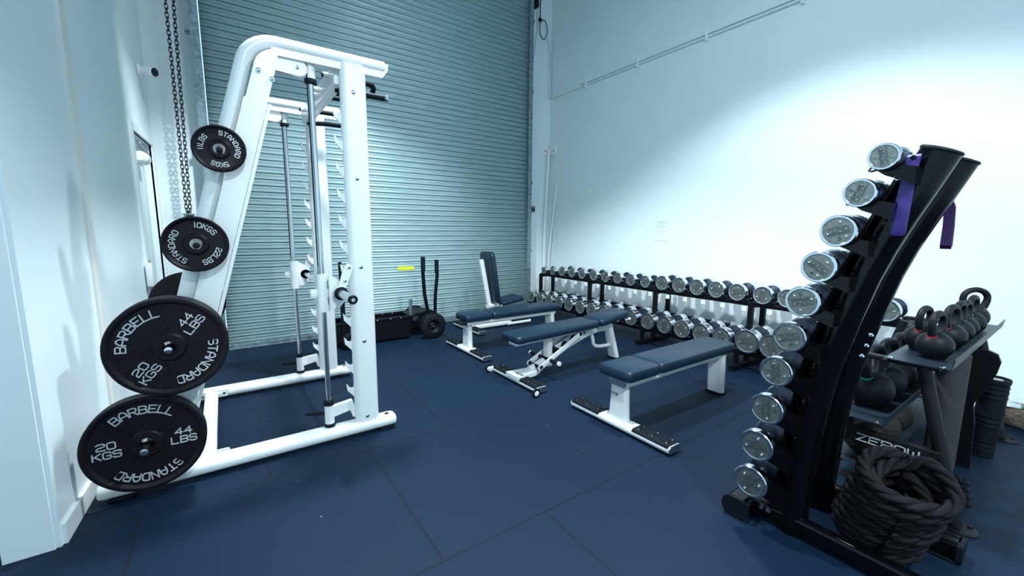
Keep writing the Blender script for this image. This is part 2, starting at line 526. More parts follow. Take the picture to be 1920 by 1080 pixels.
for k, (a, b_, h) in enumerate(((0, 0.06, 0.035), (0, 0.015, 0.03), (0, -0.05, 0.04))):
    mb.box((wl(yy) - 0.051, yy + a, 1.28 + b_), (0.003, 0.06 - 0.012 * k, h * 0.5), Matrix.Rotation(LA, 3, 'Z'))
mb.build('sign_symbols', M['paper'], sg, smooth=False)
closer = thing('door_closer', 'white rounded door closer under the head of the far left door', 'door closer', (wl(D0 + 0.4) - 0.0, D0 + 0.4, 1.9))
mb = MB(); mb.lathe([(0, 0.03), (0.02, 0.05), (0.12, 0.055), (0.2, 0.045), (0.22, 0.02)], (wl(D0 + .3) - 0.01, D0 + 0.28, 1.86), (0.045, 1, 0), 20)
mb.build('closer_body', M['trim'], closer)
mb = MB(); mb.box((wl(D0 + .4) + 0.0, D0 + 0.42, 1.945), (0.025, 0.34, 0.018), Matrix.Rotation(LA, 3, 'Z') @ Matrix.Rotation(radians(-8), 3, 'X'), bev=0.003)
mb.build('closer_arm', M['zinc'], closer)
ex = thing('alarm_switch', 'small white break-glass switch on the casing of the far left door', 'switch', (wl(4.32), 4.32, 0.95))
mb = MB(); mb.box((wl(4.32) + 0.03, 4.32, 0.90), (0.04, 0.05, 0.19), Matrix.Rotation(LA, 3, 'Z'), bev=0.008); mb.build('switch_body', M['trim'], ex)
mb = MB(); mb.cyl((wl(4.32) + 0.03, 4.32, 0.805), (wl(4.32) + 0.03, 4.32, 0.765), 0.022, 0.004, 4); mb.build('switch_foot', M['zinc'], ex)

# cctv camera
cc = thing('security_camera', 'small white bullet security camera high on the left wall above the door', 'camera', (wl(4.95), 4.95, 2.6))
mb = MB(); mb.cyl((wl(4.95), 4.95, 2.62), (wl(4.95) + 0.03, 4.95, 2.62), 0.055, 0.045, 24, bev=0.006); mb.build('camera_mount', M['trim'], cc)
mb = MB(); mb.lathe([(0, 0.02), (0.01, 0.034), (0.03, 0.038), (0.13, 0.040), (0.135, 0.036), (0.125, 0.033)], (wl(4.95) + 0.02, 4.96, 2.62), (0.75, -0.62, -0.12), 24)
bd = mb.build('camera_body', M['trim'], cc)
mb = MB(); d_ = Vector((0.75, -0.62, -0.12)).normalized(); p_ = Vector((wl(4.95) + 0.02, 4.96, 2.62))
mb.cyl(p_ + d_ * 0.10, p_ + d_ * 0.1365, 0.033, seg=24); mb.build('camera_lens', M['lens'], bd)

# ------------------------------------------------------------------ roller shutter
sh = struct(thing('door_2', 'x', 'x', (1.93, YS, 0)))
for k in ('label', 'category'):
    del sh[k]
PITCH_S = 0.0663
mb = MB()
z = 0.065; rows = []
prof = [(0.0, 0.008), (0.001, -0.014), (0.008, -0.019), (0.018, -0.014), (0.028, -0.011), (0.038, -0.014), (0.048, -0.019), (0.055, -0.016), (0.0565, 0.008)]
while z < 4.9:
    for dz, dy in prof:
        rows.append((z + dz, YS + 0.012 + dy))
    z += PITCH_S
bm = mb.bm
xs = (-0.03, 3.86)
vr = [[bm.verts.new((x, y, zz)) for x in xs] for zz, y in rows]
for a, b_ in zip(vr[:-1], vr[1:]):
    bm.faces.new((a[0], a[1], b_[1], b_[0]))
cur = mb.build('shutter_curtain', M['shutter'], sh, smooth=True, angle=50)
sol = cur.modifiers.new('thickness', 'SOLIDIFY'); sol.thickness = 0.002; sol.offset = 1
mb = MB(); mb.box((1.915, YS - 0.002, 0.035), (3.89, 0.035, 0.05), bev=0.006); mb.box((1.915, YS - 0.01, 0.008), (3.89, 0.05, 0.014), bev=0.004)
mb.build('bottom_rail', M['zinc'], sh)
for x0 in (-0.075, 3.895):
    s = 1 if x0 > 1 else -1
    mb = MB()
    mb.prism([(x0 - 0.035, YS - 0.045), (x0 + 0.035, YS - 0.045), (x0 + 0.035, YS - 0.03), (x0 - 0.0 + s * 0.02, YS - 0.03), (x0 + s * 0.02, YS + 0.03), (x0 + 0.035, YS + 0.03), (x0 + 0.035, YF - 0.002), (x0 - 0.035, YF - 0.002)],
             4.9, (0, 0, 0), (1, 0, 0), (0, 1, 0), (0, 0, 1))
    g_ = mb.build('guide_rail', M['zinc'], sh, smooth=False)
    for zz in ((1.0, 2.05, 3.1, 4.1) if s < 0 else (0.96, 2.0, 3.32, 4.3)):
        mb = MB(); mb.box((x0 + s * 0.05, YS + 0.0, zz), (0.05, 0.03, 0.045), bev=0.004); mb.cyl((x0 + s * 0.055, YS - 0.02, zz), (x0 + s * 0.055, YS - 0.035, zz), 0.009, seg=6)
        mb.build('rail_bracket', M['zinc'], g_, smooth=False)
mb = MB(); mb.cyl((-0.05, YS + 0.05, 4.95), (3.9, YS + 0.05, 4.95), 0.17, seg=32); mb.build('shutter_drum', M['shutter'], sh)
mb = MB(); mb.box((1.92, YS - 0.010, 0.775), (0.215, 0.002, 0.046), Matrix.Rotation(radians(0.5), 3, 'Y'), bev=0.0005)
tag(mb.build('yellow_sticker', M['yellow'], smooth=False, loc=(1.92, YS - 0.01, 0.775)), 'bright yellow strip sticker on the roller shutter', 'sticker')

# hand chain
def link(L, wd, r):
    mb = MB()
    pts = []
    for k in range(16):
        a = 2 * pi * k / 16
        x = cos(a) * wd; z_ = sin(a) * wd + (L / 2 - wd if sin(a) > 0.01 else -(L / 2 - wd) if sin(a) < -0.01 else 0)
        pts.append((x, 0, z_))
    mb.tube(pts, r, 6, (0, 1, 0), closed=True)
    return mb
ch = thing('hoist_chain', 'double strand of dark hand chain hanging beside the roller shutter', 'chain', (-0.24, 5.10, 1.42), world=False)
lm = None
for sx, dx0, dx1 in ((-1, -0.028, 0.062), (1, 0.024, 0.115)):
    z_ = 0.02; k = 0
    PL = 0.037
    while z_ < 3.2:
        t_ = z_ / 1.93
        if lm is None:
            l0 = link(0.050, 0.0125, 0.0036).build('chain_link', M['black'], ch)
            lm = l0.data
        else:
            l0 = bpy.data.objects.new('chain_link', lm); COL.objects.link(l0); l0.parent = ch
        x_ = -0.012 + sx * 0.014 + (dx0 - sx * -0.0) * 0 + t_ * ((0.0 if sx < 0 else 0.028))
        l0.location = (x_, 0, z_)
        l0.rotation_euler = (0, 0, radians(25 if k % 2 else 115))
        z_ += PL; k += 1
        if k >= 50 and sx < 0 or k >= 50:
            break
    # the rest, above the picture, as one run of links
    mb = MB()
    while z_ < 3.3:
        t_ = z_ / 1.93
        x_ = -0.012 + sx * 0.014 + t_ * (0.0 if sx < 0 else 0.028)
        pts = []
        aa = radians(25 if k % 2 else 115)
        for q in range(12):
            a = 2 * pi * q / 12
            xx = cos(a) * 0.0125; zz = sin(a) * 0.0125 + (0.0125 if sin(a) > 0.01 else -0.0125 if sin(a) < -0.01 else 0)
            pts.append((x_ + xx * cos(aa), xx * sin(aa), z_ + zz))
        mb.tube(pts, 0.0036, 5, (-sin(aa), cos(aa), 0), closed=True)
        z_ += PL; k += 1
    o = mb.build('chain_run', M['black'], ch); o['kind'] = 'stuff'
hk = thing('chain_cleat', 'small metal cleat on the wall that holds the hand chain', 'hook', (-0.25, YF, 1.4))
mb = MB(); mb.box((-0.255, YF - 0.11, 1.405), (0.085, 0.2, 0.012), bev=0.003); mb.box((-0.255, YF - 0.012, 1.38), (0.06, 0.02, 0.07), bev=0.004)
mb.build('cleat_plate', M['zinc'], hk); mb = MB(); mb.cyl((-0.255, 5.1, 1.40), (-0.255, 5.1, 1.44), 0.009); mb.build('cleat_pin', M['black'], hk)

# opener control box and its lead
ob = thing('opener_box', 'small black roller door control box on the pier right of the shutter', 'control box', (4.04, YF, 1.6))
mb = MB(); mb.box((4.065, YF - 0.025, 1.61), (0.085, 0.05, 0.085), bev=0.006); bx = mb.build('box_body', M['black'], ob)
mb = MB(); mb.box((4.07, YF - 0.052, 1.63), (0.04, 0.004, 0.02)); mb.build('box_screen', M['greyband'], bx, smooth=False)
for k in range(3):
    mb = MB(); mb.cyl((4.045 + 0.02 * k, YF - 0.055, 1.588), (4.045 + 0.02 * k, YF - 0.048, 1.588), 0.006, seg=10); mb.build('box_button', M['bluesign'] if k != 1 else M['paper'], bx)
mb = MB(); mb.box((4.0, YF - 0.02, 1.60), (0.03, 0.035, 0.05), bev=0.004); mb.build('box_clip', M['black'], ob)
mb = MB(); mb.tube([(4.06, YF - 0.02, 1.57), (4.05, YF - 0.01, 1.50), (4.0, YF - 0.01, 1.44), (3.96, YF - 0.01, 1.40)], 0.003, 6); mb.build('box_lead', M['black'], ob)

# cable loop and motor end high on the pier
lp = []
for k in range(24):
    a = 2 * pi * k / 24
    lp.append((4.235 + 0.075 * cos(a), YF - 0.03, 4.30 + 0.135 * sin(a)))
lo = thing('cable_loop', 'dark cable hanging in a loop high on the right pier', 'cable', (4.2, YF, 4.4))
mb = MB(); mb.tube(lp, 0.006, 6, (0, 1, 0), closed=True); mb.build('cable_ring', M['black'], lo)
mb = MB(); mb.tube([(4.19, YF - 0.02, 4.88), (4.175, YF - 0.02, 4.6), (4.17, YF - 0.03, 4.42)], 0.007, 6, (0, 1, 0)); mb.build('cable_drop', M['black'], lo)
mb = MB(); mb.sphere((4.17, YF - 0.03, 4.42), 0.03, (1, .8, 1), 16, 10); mb.build('cable_knot', M['black'], lo)
mb = MB(); mb.box((4.04, YF - 0.06, 4.75), (0.08, 0.12, 0.44), bev=0.02)
tag(mb.build('motor_housing', M['black'], loc=(4.04, YF - 0.06, 4.75)), 'black shutter motor housing hanging at the top of the right pier', 'motor')
mb = MB(); mb.tube([(4.11, YF - 0.004, 4.88), (4.13, YF - 0.004, 4.3), (4.05, YF - 0.004, 3.7), (3.97, YF - 0.004, 3.32)], 0.003, 6, (0, 1, 0))
tag(mb.build('thin_wire', M['zinc'], loc=(4.05, YF, 4.0)), 'thin grey wire slanting down the pier right of the shutter', 'wire')

# conduits
cd = thing('wall_conduit', 'painted conduit running along the right wall and up the corner', 'conduit', (XR, 4.9, 3.3))
yc = YF - 0.02
mb = MB(); mb.tube([(XR - 0.10, yc, 4.18), (XR - 0.05, yc, 4.16), (XR - 0.035, yc, 4.10), (XR - 0.035, yc, 3.42), (XR - 0.03, yc - 0.01, 3.36), (XR - 0.015, yc - 0.05, 3.335), (XR - 0.015, 4.6, 3.335)], 0.012, 10)
mb.tube([(XR - 0.015, 4.6, 3.335), (XR - 0.015, -2.2, 3.335)], 0.012, 10)
mb.build('conduit_pipe', M['wall'], cd)
mb = MB(); mb.tube([(XR - 0.013, 4.62, 3.37), (XR - 0.013, -2.2, 3.37)], 0.012, 10)
mb.build('conduit_pipe', M['wall'], cd)
for y in (4.5, 3.6, 2.7, 1.8, 0.9):
    mb = MB(); mb.box((XR - 0.014, y, 3.345), (0.03, 0.03, 0.10), bev=0.004); mb.build('conduit_clip', M['wall'], cd)
jb = thing('corner_bracket', 'white bolted bracket plate in the corner above two slanting pipes', 'bracket', (XR, YF, 2.53))
mb = MB(); mb.box((XR - 0.10, YF - 0.008, 2.53), (0.13, 0.014, 0.15), bev=0.003); mb.box((XR - 0.008, YF - 0.10, 2.53), (0.014, 0.16, 0.15), bev=0.003); mb.build('bracket_plate', M['trim'], jb)
mb = MB(); mb.cyl((XR - 0.10, YF - 0.014, 2.53), (XR - 0.10, YF - 0.024, 2.53), 0.012, seg=6); mb.build('bracket_bolt', M['zinc'], jb)
mb = MB(); mb.cyl((XR - 0.014, YF - 0.13, 2.53), (XR - 0.024, YF - 0.13, 2.53), 0.012, seg=6); mb.build('bracket_bolt', M['zinc'], jb)
mb = MB(); mb.tube([(XR - 0.05, YF - 0.05, 2.55), (XR - 0.11, YF - 0.05, 1.4), (XR - 0.14, YF - 0.06, 0.0)], 0.022, 12)
tag(mb.build('corner_pipe', M['trim'], loc=(XR - 0.05, YF - 0.05, 0)), 'thick white pipe slanting down from the bracket in the corner', 'pipe')
mb = MB(); mb.tube([(XR - 0.02, YF - 0.22, 2.0), (XR - 0.07, YF - 0.12, 0.9), (XR - 0.09, YF - 0.12, 0.0)], 0.013, 10)
tag(mb.build('thin_corner_pipe', M['trim'], loc=(XR - 0.05, YF - 0.2, 0)), 'thinner and shorter white pipe leaning in the corner beside the thick one', 'pipe')

# A4 notice on the right wall
nt = thing('wall_notice', 'printed white A4 notice taped to the right wall above the dumbbell rack', 'notice', (XR, 3.13, 1.3))
mb = MB(); mb.box((XR - 0.002, 3.13, 1.305), (0.003, 0.205, 0.29)); pp = mb.build('paper_sheet', M['paper'], nt, smooth=False)
for zz, ww in ((1.385, 0.14), (1.365, 0.06), (1.34, 0.12), (1.318, 0.14), (1.268, 0.11)):
    mb = MB(); y = 3.13 - ww / 2
    while y < 3.13 + ww / 2:
        l_ = random.uniform(0.008, 0.022)
        mb.box((XR - 0.004, y + l_ / 2, zz), (0.001, l_, 0.008)); y += l_ + 0.003
    mb.build('print_line', M['ink'], pp, smooth=False)

baffle = thing('shade_baffle', 'unseen galvanised duct hung from the ceiling beside the left wall, above the picture', 'baffle', (0.2, 1.2, 3.05))  # unseen box, added to keep lamp light off the upper left wall
mb = MB(); mb.box((0.20, 1.05, 3.40), (0.30, 4.9, 0.70)); mb.build('baffle_casing', M['zinc'], baffle, smooth=False)
for y in (-0.8, 1.2, 3.2):
    mb = MB(); mb.cyl((0.2, y, 3.75), (0.2, y, ZC), 0.01, seg=8); mb.build('hanger_rod', M['zinc'], baffle)
# out of the picture: high bay lamps on the ceiling, and an added duct that shades the upper left wall
for i, (x, y, z, pw, ang) in enumerate(LAMPS):
    t = thing('high_bay_lamp', ('round high bay lamp hanging above the smith machine', 'round high bay lamp hanging above the space between benches and tower', 'round high bay lamp added behind the camera as fill')[i], 'lamp', (x, y, z))
    mb = MB(); mb.lathe([(0.0, 0.17), (0.012, 0.175), (0.05, 0.16), (0.12, 0.10), (0.13, 0.05), (0.2, 0.045)], (x, y, z + 0.02), (0, 0, 1), 40); mb.build('lamp_housing', M['black'], t)
    mb = MB(); mb.cyl((x, y, z + 0.014), (x, y, z + 0.020), 0.155, seg=40); mb.build('lamp_lens', M['lampglow'], t)
    mb = MB(); mb.cyl((x, y, z + 0.2), (x, y, ZC), 0.008, seg=8); mb.build('lamp_rod', M['zinc'], t)
    ld = bpy.data.lights.new('lamp_beam', 'SPOT'); ld.energy = pw * 4; ld.color = LAMP_COL; ld.shadow_soft_size = 0.10
    ld.spot_size = radians(ang * 2); ld.spot_blend = 0.34
    lo_ = bpy.data.objects.new('lamp_beam', ld); COL.objects.link(lo_); lo_.parent = t; lo_.location = (0, 0, -0.02)

# ================================================================== smith machine
YN, YR = 2.545, 3.69
smith = thing('smith_machine', 'tall white smith machine with weight plates on its slanted rear legs, beside the left wall', 'smith machine', (0.3, (YN + YR) / 2, 0))

def arc2(cx, cz, r, a0, a1, n):
    return [(cx + r * cos(radians(a0 + (a1 - a0) * k / n)), cz + r * sin(radians(a0 + (a1 - a0) * k / n))) for k in range(n + 1)]

HOOKZ = []
def side_frame(yc, s):
    """s=-1: near side (outside faces -y); s=+1: far side"""
    W = M['white']
    # base rail
    mb = MB()
    sec = rrect(0.115, 0.066, 0.03, 5)
    xs = [-0.560, -0.555, -0.54, 0.80, 0.825, 0.838]
    mb.sweep([(x, yc, 0.053) for x in xs], sec, (0, 0, 1), scales=[0.8, 0.93, 1, 1, 0.97, 0.84])
    rail = mb.build('base_rail', W, smith)
    for x in (-0.48, 0.78):
        mb = MB(); mb.box((x, yc, 0.010), (0.09, 0.10, 0.020), bev=0.005); mb.build('rubber_foot', M['rubber'], rail)
    mb = MB(); mb.cyl((0.79, yc, 0.084), (0.79, yc, 0.0885), 0.013, seg=16); mb.build('rail_plug', M['black'], rail)
    # upright: broad oval tube
    mb = MB()
    mb.sweep([(0.666, yc, 0.08), (0.666, yc, 2.18)], rrect(0.142, 0.078, 0.036, 5), (0, 1, 0))
    up_ = mb.build('upright', W, smith)
    for z in (0.12, 0.60, 1.05, 1.56, 2.03):
        mb = MB(); mb.lathe([(0, 0.011), (0.004, 0.011), (0.007, 0.006)], (0.660, yc + s * 0.038, z), (0, s, 0), 14); mb.build('bolt', M['chrome'], up_)
    # catch hooks on the rear edge of the upright (as in the photo: saw-tooth of J hooks)
    n = 12
    for k in range(n):
        z = 0.290 + k * 0.146
        pass
        poly = [(0.0, -0.045), (-0.012, -0.035), (-0.045, 0.004), (-0.050, 0.048), (-0.043, 0.040), (-0.030, 0.020), (-0.014, 0.016), (0.0, 0.026)]
        mb = MB(); mb.prism(poly, 0.012, (0.602, yc - 0.006, z), (1, 0, 0), (0, 0, 1), (0, 1, 0))
        mb.build('catch_hook', W, up_, smooth=False)
    # bent tube: slanted rear leg, bend, top tube
    slope = 0.272
    def leftx(z): return 0.036 + slope * (z - 1.82)
    r = 0.036
    pts = [(leftx(0.085) + r, 0.085), (leftx(1.2) + r, 1.2), (leftx(1.98) + r, 1.98)]
    # bend from slanted to horizontal
    z_top = 2.205
    a0 = 180 - math.degrees(math.atan(slope))    # normal direction on the outside of the slanted leg
    R = 0.155
    cx = leftx(2.06) + r + R * cos(radians(a0 - 180)) ; cz = z_top - R
    cx = leftx(cz) + r + R / cos(math.atan(slope)) - 0.0
    bend = arc2(cx, cz, R, a0 - 4, 90, 10)
    pts = [(leftx(0.085) + r, 0.085), (leftx(1.2) + r, 1.2), (bend[0][0] - slope * 0.15, bend[0][1] - 0.15)] + bend + [(0.5, z_top), (0.845, z_top)]
    mb = MB(); mb.tube([(x, yc, z) for x, z in pts], r, 16, (0, 1, 0))
    mb.build('bent_tube', W, smith)
    # web below the top tube, bevelled end
    mb = MB(); mb.prism([(0.27, z_top), (0.868, z_top + 0.02), (0.862, z_top - 0.02), (0.83, z_top - 0.062), (0.27, z_top - 0.062)], 0.052, (0, yc - 0.026, 0), (1, 0, 0), (0, 0, 1), (0, 1, 0))
    mb.build('top_web', W, smith, smooth=False)
    # broad face plate of the slanted leg with its two lines of shadow gap
    o_ = yc + s * 0.02
    def px(z, f):      # f from 0 (left) to 1 (right)
        return leftx(z) + 0.060 + f * 0.118
    top = arc2(cx, cz, R - 0.044, 172, 78, 9)
    poly = [(px(0.09, 0), 0.09), (px(0.09, 1), 0.09), (px(2.05, 1), 2.05), (0.300, 2.155)] + [(x, z) for x, z in reversed(top) if x < 0.296]
    mb = MB(); mb.prism(poly, s * 0.030, (0, o_, 0), (1, 0, 0), (0, 0, 1), (0, 1, 0))
    leg = mb.build('leg_plate', W, smith, smooth=False)
    # cover strip on the front edge
    mb = MB(); mb.prism([(px(0.09, 1) + 0.004, 0.09), (px(0.09, 1) + 0.020, 0.09), (px(1.9, 1) + 0.020, 1.9), (px(1.9, 1) + 0.004, 1.9)], 0.05, (0, yc - 0.02, 0), (1, 0, 0), (0, 0, 1), (0, 1, 0))
    mb.build('edge_strip', W, smith, smooth=False)
    mb = MB(); mb.prism([(px(0.09, 0) - 0.012, 0.09), (px(0.09, 0) - 0.002, 0.09), (px(1.75, 0) - 0.002, 1.75), (px(1.75, 0) - 0.012, 1.75)], 0.03, (0, yc - 0.015 + s * 0.012, 0), (1, 0, 0), (0, 0, 1), (0, 1, 0))
    mb.build('joint_strip', M['zinc'], smith, smooth=False)
    for x, z in ((0.205, 2.045), (0.262, 2.015)):
        mb = MB(); mb.lathe([(0, 0.013), (0.004, 0.013), (0.005, 0.008), (0.014, 0.008), (0.016, 0.004)], (x, o_ + s * 0.030, z), (0, s, 0), 12); mb.build('bolt', M['chrome'], leg)
    # pulley bracket
    yb = yc - s * 0.002
    for dy in (-0.014, 0.010):
        mb = MB()
        pts_ = [(0.28, 2.075), (0.28, 2.165)] + [(0.385 + 0.045 * cos(radians(a)), 2.112 + 0.045 * sin(radians(a))) for a in range(80, -100, -15)]
        mb.prism(pts_, 0.004, (0, yb + dy, 0), (1, 0, 0), (0, 0, 1), (0, 1, 0)); pb = mb.build('pulley_bracket', W, smith, smooth=False)
    mb = MB(); mb.lathe([(0, 0.044), (0.003, 0.047), (0.008, 0.040), (0.013, 0.047), (0.016, 0.044)], (0.388, yb - 0.008, 2.110), (0, 1, 0), 28); mb.build('pulley_wheel', M['trim'], pb)
    mb = MB(); mb.lathe([(0, 0.008), (0.010, 0.008), (0.012, 0.004)], (0.388, yb - 0.015 if s < 0 else yb + 0.015, 2.110), (0, s, 0), 10); mb.build('bolt', M['chrome'], pb)
    # guide rod, sleeves, rings, foot arm
    gx = 0.452
    mb = MB(); mb.cyl((gx, yc + 0.02, 0.09), (gx, yc + 0.02, 2.18), 0.0145, seg=18); mb.build('guide_rod', M['chrome'], smith)
    mb = MB(); mb.cyl((gx, yc + 0.02, 2.07), (gx, yc + 0.02, 2.19), 0.026, seg=20); ts = mb.build('rod_sleeve', W, smith)
    mb = MB(); mb.cyl((gx, yc + 0.02, 2.048), (gx, yc + 0.02, 2.072), 0.031, seg=20, bev=0.003); mb.build('rod_stopper', M['rubber'], ts)
    mb = MB(); mb.cyl((gx, yc + 0.02, 0.105), (gx, yc + 0.02, 0.225), 0.027, seg=20); bs = mb.build('rod_sleeve', W, smith)
    mb = MB(); mb.cyl((gx, yc + 0.02, 0.222), (gx, yc + 0.02, 0.250), 0.031, seg=20, bev=0.003); mb.build('rod_stopper', M['rubber'], bs)
    mb = MB(); mb.cyl((gx, yc + 0.02, 0.084), (gx, yc + 0.02, 0.108), 0.030, seg=20, bev=0.003); mb.build('rod_stopper', M['rubber'], bs)
    mb = MB(); mb.prism([(gx + 0.02, 0.145), (gx + 0.02, 0.21), (0.585, 0.225), (0.60, 0.17), (0.60, 0.12), (0.585, 0.115), (0.57, 0.165)], 0.035, (0, yc + 0.002, 0), (1, 0, 0), (0, 0, 1), (0, 1, 0))
    mb.build('rod_arm', W, bs, smooth=False)
    mb = MB(); mb.cyl((gx - 0.02, yc + 0.03, 0.17), (gx - 0.115, yc + 0.11, 0.155), 0.012, 0.010, 12, bev=0.003); mb.build('safety_lever', M['rubber'], bs)
    # cable
    mb = MB(); mb.tube([(0.432, yb, 2.11), (0.432, yb, 1.06)], 0.0035, 8, (0, 1, 0)); mb.build('cable', M['black'], smith)
    mb = MB(); mb.tube([(0.20, yb, 2.15), (0.36, yb, 2.155), (0.395, yb, 2.158), (0.42, yb, 2.145), (0.432, yb, 2.115)], 0.0035, 8, (0, 1, 0)); mb.build('cable', M['black'], smith)

side_frame(YN, -1); side_frame(YR, 1)
# rear cross member between the base rails, top beam
mb = MB(); mb.sweep([(-0.15, YN + 0.05, 0.06), (-0.15, YR - 0.05, 0.06)], rrect(0.078, 0.045, 0.012, 3)); cmb = mb.build('rear_crossmember', M['white'], smith)
for y in (YN + 0.075, YR - 0.06):
    for dx in (-0.06, 0.075):
        mb = MB(); mb.lathe([(0, 0.014), (0.006, 0.014), (0.010, 0.008)], (-0.15 + dx, y - 0.002, 0.060), (0, -1, 0), 12)
        mb.build('bolt', M['chrome'], cmb)
    mb = MB(); mb.box((-0.145, y + (0.0 if y < 3 else -0.004), 0.058), (0.19, 0.012, 0.045), bev=0.012); mb.build('end_flange', M['white'], cmb)
mb = MB(); mb.sweep([(0.60, YN + 0.02, 2.13), (0.60, YR - 0.02, 2.13)], rrect(0.055, 0.11, 0.006, 2)); tb = mb.build('top_crossmember', M['white'], smith)
# multi-grip pull-up handles through the top beam
for y, L in ((YN + 0.16, 0.20), (YN + 0.46, 0.22), (YN + 0.58, 0.22), (YR - 0.14, 0.20)):
    mb = MB(); mb.cyl((0.545, y, 2.155), (0.66, y, 2.155), 0.017, seg=16); mb.build('grip_stub', M['white'], tb)
    mb = MB(); mb.cyl((0.538, y, 2.155), (0.546, y, 2.155), 0.015, seg=16); mb.build('grip_cap', M['black'], tb)
for y0, y1 in ((YN + 0.16, YN + 0.46), (YN + 0.58, YR - 0.14)):
    sgn = 1 if y0 < 3 else -1
    mb = MB(); mb.tube([(0.66, y0, 2.155), (0.80, y0, 2.155), (0.83, y0 + 0.01, 2.152), (0.845, y0 + 0.035, 2.145), (0.845, y0 + 0.06, 2.13)], 0.016, 14); g_ = mb.build('pullup_grip', M['rubber'], tb)
    mb = MB(); mb.tube([(0.66, y1, 2.155), (0.80, y1, 2.155), (0.83, y1 - 0.01, 2.152), (0.845, y1 - 0.035, 2.145), (0.845, y1 - 0.06, 2.13)], 0.016, 14); g_ = mb.build('pullup_grip', M['rubber'], tb)
mb = MB(); mb.cyl((0.60, YN + 0.12, 2.075), (0.86, YN - 0.0 + 0.02, 2.045), 0.017, seg=16); g_ = mb.build('pullup_grip', M['rubber'], tb)
mb = MB(); mb.lathe([(0, 0.020), (0.014, 0.020), (0.018, 0.016), (0.018, 0.008), (0.012, 0.006)], (0.86, YN + 0.02, 2.045), (0.26, -0.10, -0.03), 18); mb.build('grip_end', M['chrome'], g_)
mb = MB(); mb.tube([(0.60, YR - 0.10, 2.07), (0.70, YR - 0.20, 2.06), (0.86, YR - 0.26, 2.05)], 0.017, 14); mb.build('pullup_grip', M['rubber'], tb)

# sliding bar with its carriages
bar = thing('sliding_bar', 'chrome bar with white carriages riding the guide rods of the smith machine', 'barbell', (0.53, (YN + YR) / 2, 0.9))
BX, BZ = 0.535, 0.905
mb = MB(); mb.cyl((BX, YN - 0.04, BZ), (BX, YR + 0.04, BZ), 0.015, seg=18); mb.build('bar_shaft', M['steel'], bar)
for yc, s in ((YN, -1), (YR, 1)):
    gx = 0.452; yg = yc + 0.02
    mb = MB(); mb.sweep([(gx, yg - 0.004, 0.795), (gx, yg - 0.004, 1.015)], rrect(0.062, 0.066, 0.018, 4), (0, 1, 0)); cr = mb.build('carriage', M['white'], bar)
    mb = MB(); mb.prism([(0.480, 0.81), (0.53, 0.815), (0.565, 0.86), (0.575, 0.90), (0.56, 0.94), (0.52, 0.99), (0.480, 1.01)], 0.012, (0, yc - 0.032 if s < 0 else yc + 0.03, 0), (1, 0, 0), (0, 0, 1), (0, 1, 0))
    mb.build('carriage_plate', M['white'], cr, smooth=False)
    mb = MB(); mb.box((gx - 0.048, yg - 0.01, 0.905), (0.04, 0.03, 0.05), bev=0.006); mb.build('cable_tab', M['white'], cr)
    mb = MB(); mb.cyl((0.432, yc, 0.93), (0.432, yc, 1.06), 0.006, seg=8); mb.build('cable_bolt', M['zinc'], cr)
    for z in (0.86, 0.955):
        mb = MB(); mb.box((gx + 0.022, yg - 0.004 + s * 0.0335 * 1.0, z), (0.003, 0.002, 0.045)); mb.build('slot', M['black'], cr, smooth=False)
    # hook link
    a_ = Vector((BX + 0.0, 0, BZ + 0.03)); 
    mb = MB(); mb.prism([(0.520, 0.93), (0.560, 0.925), (0.600, 1.02), (0.610, 1.05), (0.600, 1.070), (0.580, 1.075), (0.565, 1.06), (0.552, 1.03)], 0.012, (0, yc - 0.055 * 1.0 if s < 0 else yc + 0.043, 0), (1, 0, 0), (0, 0, 1), (0, 1, 0))
    hl = mb.build('hook_link', M['white'], cr, smooth=False)
    yb_ = yc - 0.055 if s < 0 else yc + 0.055
    for x, z in ((0.588, 1.052), (0.562, 0.975)):
        mb = MB(); mb.lathe([(0, 0.009), (0.004, 0.009), (0.006, 0.004)], (x, yb_, z), (0, s, 0), 10); mb.build('bolt', M['chrome'], hl)
    # plate sleeve
    L = 0.33
    y0 = yc + s * 0.05; y1 = yc + s * L
    mb = MB(); mb.cyl((BX, yc + s * 0.03, BZ), (BX, y0 + s * 0.012, BZ), 0.040, seg=28, bev=0.003); mb.build('sleeve_flange', M['steel'], cr)
    mb = MB(); mb.cyl((BX, y0 + s * 0.010, BZ), (BX, y0 + s * 0.030, BZ), 0.038, seg=28, bev=0.003); mb.build('sleeve_collar', M['rubber'] if s < 0 else M['steel'], cr)
    mb = MB(); mb.cyl((BX, y0 + s * 0.02, BZ), (BX, y1 - s * 0.010, BZ), 0.0235, seg=24); sl = mb.build('plate_sleeve', M['steel'], bar)
    mb = MB(); mb.lathe([(0, 0.024), (0.012, 0.025), (0.018, 0.021), (0.018, 0.012), (0.013, 0.010)], (BX, y1 - s * 0.012, BZ), (0, s, 0), 24); ec = mb.build('end_cap', M['rubber'], sl)
    mb = MB(); mb.lathe([(0, 0.010), (0.004, 0.010), (0.004, 0.005), (0.001, 0.004)], (BX, y1 + s * 0.002, BZ), (0, s, 0), 12); mb.build('end_screw', M['chrome'], ec)

# ------------------------------------------------------------------ weight plates (local: face towards -y, centre at origin, back at y=0)
def fr_plate(depth):
    return lambda x, y, z: Vector((x, -(depth + z), y))

